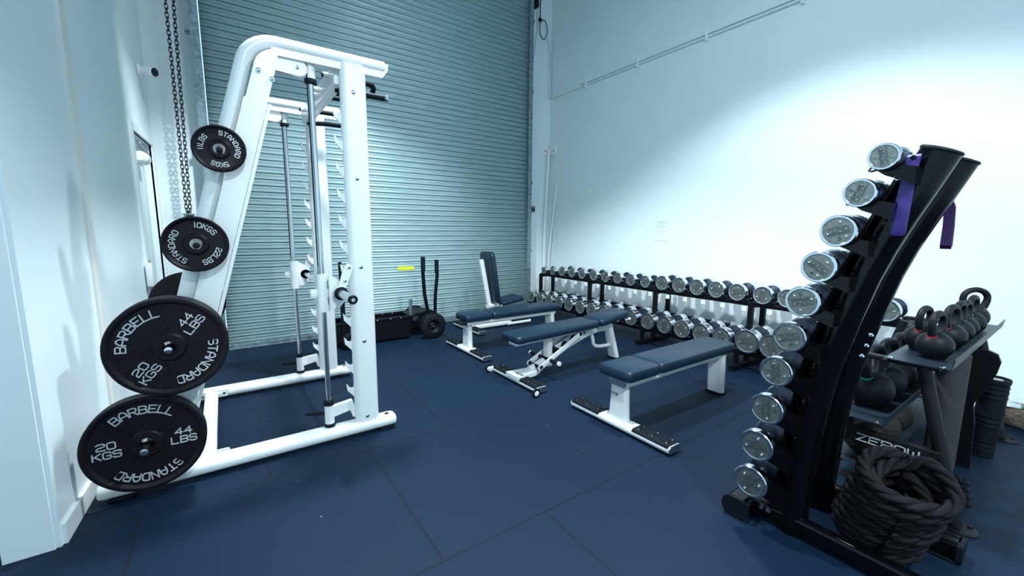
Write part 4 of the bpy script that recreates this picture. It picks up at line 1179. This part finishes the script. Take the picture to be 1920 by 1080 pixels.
def tyre(c, R, w, root, s=-1):
    mb = MB()
    mb.lathe([(-w / 2, R * .52), (-w / 2, R * 0.85), (-w * 0.38, R * 0.96), (-w * 0.2, R), (w * 0.2, R), (w * 0.38, R * 0.96), (w / 2, R * 0.85), (w / 2, R * 0.52), (w * 0.3, R * 0.50), (-w * 0.3, R * 0.50)], c, (0, 1, 0), 48, closed=True)
    wh = mb.build('wheel', M['rubber'], root)
    # tread blocks as one pattern
    mb = MB()
    for k in range(44):
        a = 2 * pi * k / 44
        for q, off in ((-0.3, 0), (0.0, 0.5), (0.3, 0)):
            aa = a + off * 2 * pi / 44
            rot = Matrix.Rotation(-aa, 3, 'Y')
            mb.box(Vector(c) + rot @ Vector((R, q * w, 0)), (R * 0.05, w * 0.24, R * 0.09), rot)
    mb.build('tyre_tread', M['rubber'], wh, smooth=False)
    mb = MB(); mb.lathe([(-w * 0.1, 0), (-w * 0.1, R * 0.14), (-w * 0.25, R * 0.16), (-w * 0.1, R * 0.3), (-w * 0.42, R * 0.50), (-w * 0.45, R * 0.53), (w * 0.3, R * 0.52), (w * 0.3, 0)], c, (0, 1, 0), 32)
    rm = mb.build('rim', M['black'], wh)
    for k in range(4):
        a = pi / 2 * k + 0.4
        mb = MB(); mb.lathe([(0, 0.006), (0.008, 0.005)], Vector(c) + Vector((R * 0.24 * cos(a), -w * 0.16, R * 0.24 * sin(a))), (0, -1, 0), 8); mb.build('wheel_nut', M['chrome'], rm)
tyre((1.958, 4.43, 0.150), 0.150, 0.075, sled)
tyre((1.965, 5.00, 0.150), 0.150, 0.075, sled)
tyre((1.04, 4.47, 0.095), 0.095, 0.05, sled)
mb = MB(); mb.lathe([(0, 0.028), (0.004, 0.034), (0.012, 0.034), (0.014, 0.018), (0.02, 0.016)], (1.81, 4.60, 0.225), (0, -1, 0), 18); mb.build('cable_spool', M['steel'], sled)
# handles
for pts in ([(1.99, 4.63, 0.27), (1.945, 4.62, 0.50), (1.925, 4.61, 0.76), (1.925, 4.60, 0.95)], [(2.155, 4.80, 0.15), (2.165, 4.80, 0.45), (2.195, 4.80, 0.70), (2.19, 4.80, 0.895)]):
    mb = MB(); mb.tube(pts, 0.0215, 14, (0, 1, 0)); h_ = mb.build('push_handle', K, sled)
    mb = MB(); mb.tube([Vector(pts[-1]) - Vector((0, 0, 0.17)), Vector(pts[-1]) + Vector((0, 0, 0.003))], 0.026, 14, (0, 1, 0)); mb.build('handle_grip', M['rubber'], h_)
mb = MB(); mb.box((2.06, 4.80, 0.20), (0.24, 0.06, 0.05), bev=0.006); mb.build('handle_base', K, sled)
for x, y in ((1.765, 4.62),):
    mb = MB(); mb.cyl((x, y, 0.26), (x, y, 0.46), 0.022, seg=16); mb.build('weight_post', M['steel'], sled)
for x in (0.985, 1.03):
    mb = MB(); mb.sweep([(x, 4.56 if x < 1 else 4.70, 0.05), (x, 4.56 if x < 1 else 4.70, 0.93 if x < 1 else 0.86)], rrect(0.03, 0.03, 0.005, 2), (0, 1, 0)); fp = mb.build('front_upright', K, sled, smooth=False)

# ================================================================== dumbbell tower
tower = thing('dumbbell_tower', 'tall curved black dumbbell tower leaning to the right in the foreground', 'dumbbell rack', (2.08, 0.6, 0))
KG = M['blackgloss']
PC = [(0.0, 0.632), (0.12, 0.630), (0.34, 0.624), (0.53, 0.609), (0.75, 0.580), (0.966, 0.532), (1.113, 0.496), (1.226, 0.460), (1.326, 0.422), (1.426, 0.381), (1.533, 0.338)]
PX = (1.922, 2.215)
def post_y(z):
    for (z0, y0), (z1, y1) in zip(PC[:-1], PC[1:]):
        if z0 <= z <= z1:
            return y0 + (y1 - y0) * (z - z0) / (z1 - z0)
    return PC[-1][1]
for x in PX:
    mb = MB(); mb.sweep([(x, y, z) for z, y in PC], circ(0.054, 32, 0.052), (1, 0, 0))
    p_ = mb.build('curved_post', KG, tower)
    d_ = (Vector((0, PC[-1][1], PC[-1][0])) - Vector((0, PC[-2][1], PC[-2][0]))).normalized()
    c_ = Vector((x, PC[-1][1], PC[-1][0]))
    mb = MB(); mb.lathe([(-0.002, 0.055), (0.004, 0.057), (0.009, 0.052), (0.012, 0.03), (0.0125, 0)], c_, d_, 32); mb.build('post_cap', M['rubber'], p_)
    # flat carrier strip that holds the saddles
    zs = [0.12 + 0.07 * k for k in range(21)]
    mb = MB(); mb.sweep([(x - 0.030, post_y(z) + 0.056, z) for z in zs if z < 1.5], rrect(0.012, 0.05, 0.003, 2), (1, 0, 0)); mb.build('carrier_strip', KG, p_, smooth=False)
# base
for y, x0, x1 in ((0.815, 1.80, 2.34),):
    mb = MB(); mb.sweep([(x0, y, 0.050), (x1, y, 0.050)], rrect(0.105, 0.080, 0.035, 6)); ft = mb.build('cross_foot', KG, tower)
    for x, s in ((x0, -1), (x1, 1)):
        mb = MB(); mb.sweep([(x - s * 0.012, y, 0.048), (x + s * 0.006, y, 0.048)], rrect(0.112, 0.088, 0.038, 6)); mb.build('foot_cap', M['rubber'], ft)
        mb = MB(); mb.box((x - s * 0.03, y, 0.006), (0.06, 0.09, 0.012), bev=0.004); mb.build('rubber_foot', M['rubber'], ft)
    mb = MB(); mb.lathe([(0, 0.011), (0.006, 0.010), (0.008, 0.004)], (1.885, y + 0.045, 0.062), (0, 1, 0.3), 10); mb.build('bolt', M['chrome'], ft)
for x, w_ in ((1.900, 0.052), (2.275, 0.090)):
    mb = MB(); mb.sweep([(x, 0.80, 0.050), (x, 0.185, 0.050)], rrect(w_, 0.076, 0.018, 5)); br_ = mb.build('base_rail', KG, tower)
    mb = MB(); mb.sweep([(x, 0.190, 0.046), (x, 0.172, 0.046)], rrect(w_ + 0.006, 0.084, 0.018, 5)); mb.build('rail_cap', M['rubber'], br_)
    mb = MB(); mb.box((x, 0.23, 0.006), (w_ + 0.004, 0.09, 0.012), bev=0.004); mb.build('rubber_foot', M['rubber'], br_)
mb = MB(); mb.sweep([(PX[0], 0.632, 0.40), (PX[1], 0.632, 0.40)], rrect(0.04, 0.12, 0.006, 2)); jn = mb.build('post_joiner', KG, tower, smooth=False)
mb = MB(); mb.sweep([(PX[0], 0.560, 0.86), (PX[1], 0.560, 0.86)], rrect(0.03, 0.10, 0.006, 2)); jn = mb.build('post_joiner', KG, tower, smooth=False)
for z, y in ((0.87, 0.490), (0.825, 0.500), (0.78, 0.51)):
    mb = MB(); mb.lathe([(0, 0.009), (0.004, 0.008), (0.006, 0.004), (0.012, 0.004)], (2.075, y, z), (-0.6, -0.8, 0.1), 10); mb.build('bolt', M['chrome'], jn)
for k in range(2):
    mb = MB(); mb.cyl((1.872, 0.735 - 0.03 * k, 0.070), (1.862, 0.735 - 0.03 * k, 0.070), 0.011, seg=8); mb.build('bolt', M['chrome'], tower)
# saddle arms and dumbbells, one column on each post
TZ = [1.513, 1.402, 1.276, 1.147, 1.014, 0.871, 0.723, 0.559, 0.391, 0.223]
TY = [0.439, 0.490, 0.537, 0.583, 0.621, 0.653, 0.687, 0.708, 0.733, 0.743]
TR = [0.042, 0.047, 0.055, 0.0565, 0.058, 0.058, 0.060, 0.0635, 0.066, 0.068]
NUM = ['1', '2', '3', '4', '5', '6', '7', '8', '9', '10']
ROT = [80, 112, -14, 38, 165, -18, 85, -92, -6, -55]
SIDE = {}
XN = (1.752, 2.105)
for i in range(10):
    y, z, R = TY[i], TZ[i], TR[i]
    py = post_y(z - 0.05)
    for x in XN:
        mb = MB()
        mb.prism([(0.038, -0.012), (0.034, -0.030), (0.0, -0.056), (-(y - py) , -0.088), (-(y - py), -0.034), (-0.02, -0.020), (0.0, -0.019), (0.022, -0.020)], 0.088, (x + 0.044, y, z), (0, 1, 0), (0, 0, 1), (1, 0, 0))
        ar = mb.build('saddle_arm', KG, tower, smooth=False)
        mb = MB(); mb.tube([(x + 0.05, y + 0.005, z - 0.022), (x + 0.055, y + 0.042, z - 0.026), (x + 0.075, y + 0.052, z - 0.033), (x + 0.105, y + 0.052, z - 0.033), (x + 0.125, y + 0.042, z - 0.026), (x + 0.13, y + 0.005, z - 0.022)], 0.0035, 8); mb.build('saddle_wire', M['cone'], ar)
    if i % 1 == 0:
        mb = MB(); mb.lathe([(0, 0.006), (0.003, 0.005), (0.004, 0.002)], (PX[0] - 0.055, post_y(z - 0.06) + 0.056, z - 0.065), (-1, 0, 0), 10); mb.build('bolt', M['chrome'], tower)
    d = make_dumbbell(R, 0.032, 0.18, 0.0145, NUM[i], ROT[i])
    d.name = 'dumbbell'
    d.location = (XN[0], y, z); d.rotation_euler = (0, radians(-2), radians(1.0))
    d['label'] = 'chrome %s kg dumbbell on the near column of the tower, %s from the top' % (NUM[i], ORD[i])
    d['group'] = 'dumbbells on the near column of the tower'
    SIDE[i] = d
index_kids()
for i in range(10):
    c = dup(SIDE[i]); c.location = (XN[1], TY[i], TZ[i])
    c['label'] = 'chrome dumbbell on the far column of the tower, half hidden, %s from the top' % ORD[i]
    c['group'] = 'dumbbells on the far column of the tower'

# ------------------------------------------------------------------ resistance bands
def band(pts, w, nm, mtl, label, widedir=(0, 1, 0)):
    mb = MB(); mb.sweep(pts, [(-w / 2, -0.002), (w / 2, -0.002), (w / 2, 0.002), (-w / 2, 0.002)], widedir)
    return mb
# purple loop hung over the first saddle arm, in front of the posts
def strip(mb, pts, wv):
    """flat strip: list of centre points, width vectors"""
    bm = mb.bm; t = 0.0035
    rings = []
    for i, p in enumerate(pts):
        p = Vector(p); wvv = Vector(wv[i])
        a = pts[max(i - 1, 0)]; b_ = pts[min(i + 1, len(pts) - 1)]
        d = (Vector(b_) - Vector(a)).normalized(); n = d.cross(wvv.normalized()).normalized() * t / 2
        rings.append([p - wvv / 2 - n, p + wvv / 2 - n, p + wvv / 2 + n, p - wvv / 2 + n])
    mb.ring_loft(rings)
mb = MB(); mb.cyl((1.885, 0.386, 1.512), (1.838, 0.386, 1.512), 0.007, seg=12, bev=0.002); mb.build('band_peg', KG, tower)
mb = MB()
xw = 1.852
front = [(xw + 0.004, 0.386, 1.5215), (xw - 0.004, 0.386, 1.515), (xw - 0.007, 0.388, 1.48), (xw - 0.008, 0.393, 1.36), (xw - 0.008, 0.397, 1.275), (xw - 0.004, 0.400, 1.263)]
back = [(xw + 0.002, 0.404, 1.266), (xw + 0.005, 0.405, 1.30), (xw + 0.007, 0.400, 1.40), (xw + 0.010, 0.392, 1.48), (xw + 0.011, 0.386, 1.515)]
strip(mb, front + back, [(0.0, 0.033, 0.0)] * 11)
tag(mb.build('resistance_band', M['purple'], loc=(xw, 0.42, 1.5)), 'wide bright purple resistance band looped over the near post of the tower', 'resistance band', 'purple bands on the dumbbell tower')
mb = MB()
pts = [(2.246, 0.372, 1.43), (2.256, 0.352, 1.37), (2.256, 0.348, 1.30), (2.256, 0.348, 1.225), (2.266, 0.348, 1.213), (2.282, 0.348, 1.225), (2.284, 0.350, 1.30), (2.282, 0.354, 1.37), (2.262, 0.372, 1.43)]
strip(mb, pts, [(0.0, 0.030, 0)] * 9)
tag(mb.build('resistance_band', M['purpledark'], loc=(2.22, 0.34, 1.3)), 'dark purple resistance band hanging loose behind the far post of the tower', 'resistance band', 'purple bands on the dumbbell tower')

# ================================================================== kettlebell rack
kr = thing('kettlebell_rack', 'black two-shelf kettlebell rack on splayed round legs, right of the tower', 'kettlebell rack', (3.2, 0.4, 0))
KM = M['blackmatt']
X0, X1 = 2.455, 3.93
def shelf(z, y0, y1, lip, tilt, x0=X0, x1=X1):
    mb = MB()
    mb.prism([(y1, z), (y0, z - tilt), (y0, z - tilt + 0.004), (y1, z + 0.004)], x1 - x0, (x0, 0, 0), (0, 1, 0), (0, 0, 1), (1, 0, 0)); s_ = mb.build('shelf_tray', M['shelf'], kr, smooth=False)
    mb = MB(); mb.prism([(y0, z - tilt), (y0 - 0.004, z - tilt), (y0 - 0.012, z - tilt + lip), (y0 - 0.008, z - tilt + lip)], x1 - x0, (x0, 0, 0), (0, 1, 0), (0, 0, 1), (1, 0, 0)); mb.build('shelf_lip', M['shelf'], kr, smooth=False)
    for y in (y0 + 0.025, y1 - 0.02):
        mb = MB(); mb.lathe([(0, 0.011), (0.004, 0.010), (0.006, 0.005)], (x0 + 0.025, y, z + 0.003 - tilt * (y1 - y) / (y1 - y0)), (0, 0, 1), 12); mb.build('bolt', M['chrome'], s_)
    return s_
shelf(0.700, 0.309, 0.523, 0.048, 0.0)
shelf(0.385, 0.490, 0.72, 0.050, 0.0, 2.44, X1)
for x in (2.53, 3.90):
    mb = MB(); mb.tube([(x - 0.01, 0.232, 0.012), (x, 0.40, 0.685)], 0.026, 20, (1, 0, 0)); lg = mb.build('leg', KM, kr)
    mb = MB(); mb.cyl((x, 0.215, 0.0), (x, 0.215, 0.008), 0.055, seg=24, bev=0.002); mb.cyl((x + 0.035, 0.19, 0.006), (x + 0.035, 0.19, 0.014), 0.01, seg=6); mb.build('foot_plate', M['blackmatt'], lg)
    mb = MB(); mb.tube([(x - 0.01, 0.90, 0.012), (x, 0.745, 0.660)], 0.026, 20, (1, 0, 0)); lg = mb.build('leg', KM, kr)
    mb = MB(); mb.cyl((x, 0.905, 0.0), (x, 0.905, 0.008), 0.055, seg=24, bev=0.002); mb.build('foot_plate', M['blackmatt'], lg)
    mb = MB(); mb.sweep([(x - 0.02, 0.30, 0.285), (x - 0.02, 0.83, 0.285)], rrect(0.035, 0.075, 0.010, 3)); cbx = mb.build('crossbar', KM, kr)
    mb = MB(); mb.box((x - 0.005, 0.545, 0.6845), (0.04, 0.40, 0.022), bev=0.005); mb.build('shelf_bracket', KM, kr)
    if x < 3:
        mb = MB()
        f = lambda u, v, w_: Vector((x - 0.038 - w_, 0.478 - u, 0.279 + v))
        text_line(mb, 'ZEROW', 0.032, 0.036, 0.010, 0.0062, 0.0008, f)
        mb.build('rack_lettering', M['greyband'], cbx, smooth=False)
for y, z in ((0.52, 0.67), (0.62, 0.355)):
    mb = MB(); mb.sweep([(X0 + 0.02, y, z), (X1 - 0.02, y, z)], rrect(0.03, 0.04, 0.006, 2)); mb.build('shelf_beam', KM, kr, smooth=False)
for y in (0.535, 0.665):
    mb = MB(); mb.sweep([(2.5, y, 0.113), (X1 - 0.05, y, 0.113)], rrect(0.03, 0.025, 0.006, 2)); mb.build('lower_beam', KM, kr, smooth=False)
mb = MB(); mb.box(((2.5 + X1) / 2, 0.60, 0.128), (X1 - 2.52, 0.19, 0.004)); mb.build('ball_tray', M['shelf'], kr, smooth=False)

def make_kb(R, band_m):
    """kettlebell standing on z=0, handle plane across y"""
    t = thing('kettlebell', 'x', 'kettlebell', world=False)
    H = R * 0.93
    mb = MB(); prof = [(0.0, R * 0.0), (0.0, R * 0.62)]
    for k in range(1, 15):
        a = -52 + (142) * k / 14
        prof.append((H + R * sin(radians(a)) * 0.96 - 0.0, R * cos(radians(a))))
    prof[1] = (0.0, R * 0.60)
    prof = [(max(h, 0), r) for h, r in prof]
    mb.lathe(prof, (0, 0, 0), (0, 0, 1), 40); mb.build('bell', M['kbcoat'], t, angle=60)
    zt = H + R * 0.62; top = H + R * 2.45
    rr = R * 0.215
    pts = [(0, -R * 0.50, zt - R * 0.02), (0, -R * 0.68, zt + R * 0.36), (0, -R * 0.80, zt + R * 0.78), (0, -R * 0.76, zt + R * 1.18), (0, -R * 0.50, top - R * 0.36), (0, -R * 0.16, top - R * 0.24), (0, 0, top - R * .23)]
    pts += [(0, -y, z) for _, y, z in reversed(pts[:-1])]
    # smooth subdivision
    P = [Vector(p) for p in pts]
    for _ in range(2):
        Q = [P[0]]
        for a, b_ in zip(P[:-1], P[1:]):
            Q += [a * 0.75 + b_ * 0.25, a * 0.25 + b_ * 0.75]
        Q.append(P[-1]); P = Q
    n = len(P)
    sc = [1.28 - 0.28 * min(1, min(i, n - 1 - i) / (n * 0.22)) for i in range(n)]
    mb = MB(); mb.tube(P, rr, 16, (1, 0, 0), scales=sc); hd = mb.build('kettlebell_handle', M['kbcoat'], t)
    if band_m is not None:
        for s in (-1, 1):
            mb = MB(); c = Vector((0, s * R * 0.56, zt + R * 0.10)); d = Vector((0, s * 0.42, 1)).normalized()
            mb.lathe([(-R * 0.045, rr * 1.26), (-R * 0.04, rr * 1.31), (R * 0.04, rr * 1.27), (R * 0.045, rr * 1.2)], c, d, 20)
            mb.build('colour_band', band_m, hd)
    return t
kbp = {}
def put_kb(R, bm_, x, y, z, rz, label, group):
    key = (R, bm_.name if bm_ else '')
    if key not in kbp:
        kbp[key] = make_kb(R, bm_); index_kids(); o = kbp[key]
    else:
        o = dup(kbp[key])
    o.location = (x, y, z); o.rotation_euler = (0, 0, radians(rz)); o['label'] = label; o['group'] = group
    return o
gt, gl = 'kettlebells on the upper shelf', 'kettlebells on the lower shelf'
ST = 0.704
put_kb(0.066, M['red'], 2.63, 0.392, ST, 80, 'black kettlebell with a red band nearest the viewer on the upper shelf', gt)
put_kb(0.066, M['red'], 2.765, 0.458, ST, 80, 'black kettlebell half hidden directly behind the front one on the upper shelf', gt)
put_kb(0.066, M['red'], 2.93, 0.392, ST, 78, 'black kettlebell with a pink-red band, second in the front row of the upper shelf', gt)
put_kb(0.066, M['red'], 3.12, 0.392, ST, 82, 'black kettlebell with a pink-red band, third in the front row of the upper shelf', gt)
put_kb(0.062, M['greyband'], 3.30, 0.392, ST, 82, 'smaller black kettlebell, fourth in the front row of the upper shelf', gt)
put_kb(0.066, M['greyband'], 3.49, 0.392, ST, 82, 'black kettlebell with a grey band, fifth in the front row of the upper shelf', gt)
put_kb(0.074, M['greyband'], 3.69, 0.410, ST, 40, 'biggest black kettlebell at the far end of the upper shelf', gt)
SL = 0.389
put_kb(0.096, M['green'], 2.685, 0.605, SL, 80, 'large black kettlebell with a green band, nearest on the lower shelf', gl)
put_kb(0.096, M['green'], 2.905, 0.605, SL, 80, 'large black kettlebell with a green band, second on the lower shelf', gl)
put_kb(0.096, M['green'], 3.125, 0.605, SL, 80, 'large black kettlebell with a green band, third on the lower shelf', gl)
put_kb(0.096, None, 3.345, 0.605, SL, 80, 'large black kettlebell, fourth on the lower shelf', gl)
put_kb(0.096, None, 3.565, 0.605, SL, 80, 'large black kettlebell, farthest on the lower shelf', gl)

# medicine balls on the beam below
for i, (x, y, r_) in enumerate(((2.66, 0.60, 0.085), (2.86, 0.60, 0.10), (3.10, 0.60, 0.10))):
    mb = MB(); mb.sphere((0, 0, 0), r_, u=36, v=24)
    o = mb.build('medicine_ball', M['ball'], None); o.location = (x, y, 0.131 + r_)
    tag(o, ('small brown-black tread-patterned ball nearest, under the lower kettlebell shelf', 'larger brown-black tread-patterned ball, middle one under the lower shelf', 'farthest tread-patterned ball under the lower shelf')[i], 'medicine ball', 'medicine balls under the shelves')
# ribbed step block on the floor under the rack
st = thing('ribbed_step', 'grey ribbed rubber step block on the floor behind the rope', 'step', (2.80, 0.45, 0))
mb = MB(); mb.box((2.82, 0.45, 0.045), (0.30, 0.30, 0.09), Matrix.Rotation(radians(8), 3, 'Z'), bev=0.012); sb_ = mb.build('step_body', M['rubber'], st)
mb = MB()
for k in range(7):
    rot = Matrix.Rotation(radians(8), 3, 'Z')
    mb.box(Vector((2.82, 0.45, 0.094)) + rot @ Vector((0, -0.13 + 0.043 * k, 0)), (0.28, 0.028, 0.014), rot, bev=0.003)
mb.build('step_ribs', M['shelf'], sb_, smooth=False)
# push-up stands / notched bar standing by the near leg
nb = thing('notched_bar', 'short black notched plastic bar standing on the floor behind the front leg', 'bar', (2.74, 0.262, 0))
mb = MB(); mb.box((2.74, 0.262, 0.075), (0.03, 0.035, 0.15), Matrix.Rotation(radians(-10), 3, 'X'), bev=0.004); b0 = mb.build('bar_core', M['black'], nb)
for k in range(4):
    mb = MB(); mb.box((2.74, 0.236 + 0.006 * k, 0.025 + 0.033 * k), (0.04, 0.05, 0.014), Matrix.Rotation(radians(-10), 3, 'X'), bev=0.003); mb.build('bar_tooth', M['black'], b0)

# rolled mat standing against the rack
mb = MB()
mb.lathe([(0, 0.050), (0.0, 0.060), (0.004, 0.064), (0.636, 0.064), (0.640, 0.060), (0.640, 0.05), (0.636, 0.02)], (0, 0, 0), (0, 0, 1), 40)
o = mb.build('foam_roller', M['foamgrey'], None); o.location = (3.14, 0.388, 0.004)
tag(o, 'tall grey textured foam roller standing under the upper shelf of the kettlebell rack', 'foam roller')
# black flap: folded mat hanging behind the roller
mb = MB()
poly = [(0.0, 0.66), (0.05, 0.665), (0.085, 0.65), (0.10, 0.61), (0.092, 0.55), (0.06, 0.44), (0.03, 0.36), (0.045, 0.26), (0.055, 0.004), (0.0, 0.004), (-0.03, 0.2), (-0.03, 0.6)]
mb.prism([(-x, z) for x, z in poly], 0.03, (3.24, 0.335, 0), (0, 1, 0), (0, 0, 1), (1, 0, 0))
o = mb.build('rubber_mat', M['black'], None, smooth=False, loc=(3.22, 0.33, 0.3))
tag(o, 'black curved mat edge sticking out behind the grey foam roller', 'mat')
# grooved roller
gr = thing('grooved_roller', 'black grooved massage roller standing on the floor behind the kettlebell rack front', 'foam roller', (3.52, 0.272, 0))
pr = [(0.0, 0.046), (0.004, 0.050)]
z = 0.03
for a in (0.03, 0.055, 0.08):
    pr += [(a, 0.050), (a + 0.002, 0.046), (a + 0.006, 0.046), (a + 0.008, 0.052)]
for a in (0.18, 0.205, 0.235, 0.345, 0.375, 0.405, 0.43):
    pr += [(a, 0.056), (a + 0.002, 0.051), (a + 0.007, 0.051), (a + 0.009, 0.0585)]
pr += [(0.462, 0.061), (0.467, 0.058), (0.462, 0.05), (0.455, 0.03)]
mb = MB(); mb.lathe(pr, (3.52, 0.272, 0.0), (0.0, -0.02, 1), 36); mb.build('roller_body', M['rubber'], gr)
mb = MB(); mb.cyl((3.52, 0.262, 0.45), (3.52, 0.262, 0.4585), 0.028, seg=24); mb.build('roller_core', M['greyband'], gr)
gr.location = (3.52, 0.272, 0)

# straw bag at the right wall
bag = thing('straw_bag', 'brown woven bag with leather and green cloth lying by the right wall', 'bag', (4.28, 0.16, 0))
mb = MB(); rings = []
for z, k in ((0.0, 0.80), (0.03, 0.95), (0.08, 1.03), (0.12, 1.0)):
    rings.append([Vector((4.27 + 0.10 * k * cos(2 * pi * q / 36), 0.12 + 0.20 * k * sin(2 * pi * q / 36), z + 0.012 * sin(6 * pi * q / 36))) for q in range(36)])
mb.ring_loft(rings); bb = mb.build('bag_body', M['straw'], bag)
mb = MB(); mb.sphere((4.28, 0.08, 0.125), 0.07, (0.9, 1.5, 0.45)); mb.build('leather_fold', M['cloth'], bag)
mb = MB(); mb.sphere((4.27, 0.24, 0.125), 0.04, (1.2, 1.4, 0.35)); mb.build('green_cloth', M['greensole'], bag)
mb = MB(); mb.box((4.20, 0.225, 0.150), (0.05, 0.07, 0.008), Matrix.Rotation(radians(-25), 3, 'Y'), bev=0.003); mb.build('silver_buckle', M['steel'], bag)
mb = MB(); mb.tube([(4.16, 0.16, 0.12), (4.155, 0.12, 0.10), (4.15, 0.10, 0.06), (4.16, 0.04, 0.05)], 0.006, 8); mb.build('bag_strap', M['cloth'], bag)

# ================================================================== battle rope coil
rope = thing('battle_rope', 'thick black battle rope tied in a big coil beside the foot of the tower', 'rope', (2.085, 0.412, 0), world=False)
RC = Vector((0, 0, 0))
rr = 0.0225
def path():
    pts = []
    layers = [(0.129, 8, 1), (0.084, 7, -1)]
    z = rr
    for li, (R, turns, dr) in enumerate(layers):
        n = turns * 44
        for k in range(n + 1):
            a = 2 * pi * k / 44
            f = k / n
            zz = rr + (turns * 2 * rr * 0.93) * (f if dr > 0 else 1 - f)
            wob = 0.006 * sin(3 * a + li) + 0.005 * sin(1.7 * a + 2 * li)
            pts.append(Vector(((R + wob) * cos(a), (R + wob) * sin(a) * 0.96, zz + 0.004 * sin(2.3 * a))))
        # transition handled by smoothing
    for _ in range(3):
        pts = [pts[0]] + [(pts[i - 1] + pts[i] * 2 + pts[i + 1]) / 4 for i in range(1, len(pts) - 1)] + [pts[-1]]
    return pts
P = path()
# strands
lay = 0.17
Ltot = [0.0]
for a, b_ in zip(P[:-1], P[1:]):
    Ltot.append(Ltot[-1] + (b_ - a).length)
T_ = [(P[min(i + 1, len(P) - 1)] - P[max(i - 1, 0)]).normalized() for i in range(len(P))]
shear = Matrix.Translation(Vector((0, 0, 0.02))) @ Matrix.Rotation(radians(-16), 4, 'Y') @ Matrix.Rotation(radians(16), 4, 'X')
for s in range(3):
    pts = []
    for i, p in enumerate(P):
        t = T_[i]; side = t.cross(Vector((0, 0, 1))).normalized(); u = side.cross(t)
        a = 2 * pi * Ltot[i] / lay + 2 * pi * s / 3
        pts.append(p + side * cos(a) * rr * 0.54 + u * sin(a) * rr * 0.54)
    mb = MB(); mb.tube(pts, rr * 0.58, 8)
    mb.xf(mb.bm.verts[:], shear)
    mb.build('rope_strand', M['skinrope'], rope, angle=80)
def tie(ang):
    pts = []
    c, s_ = cos(radians(ang)), sin(radians(ang))
    for k in range(28):
        a = 2 * pi * k / 28
        rad = 0.103 + 0.048 * cos(a); zz = 0.165 + 0.190 * sin(a)
        pts.append(shear @ Vector((rad * c, rad * s_, zz)))
    return pts
for ang in (195, 10):
    mb = MB(); mb.tube(tie(ang), 0.004, 6, closed=True); mb.tube([p + Vector((0.008, 0.012, 0)) for p in tie(ang + 2)], 0.004, 6, closed=True); mb.build('binding_cord', M['black'], rope)
# settle on the floor
mn = min((v.co.z for c in COL.objects if c.parent == rope for v in c.data.vertices))
rope.location.z = -mn + 0.001

# ------------------------------------------------------------------ clean up helper marks
for o in bpy.data.objects:
    if '_w' in o:
        del o['_w']
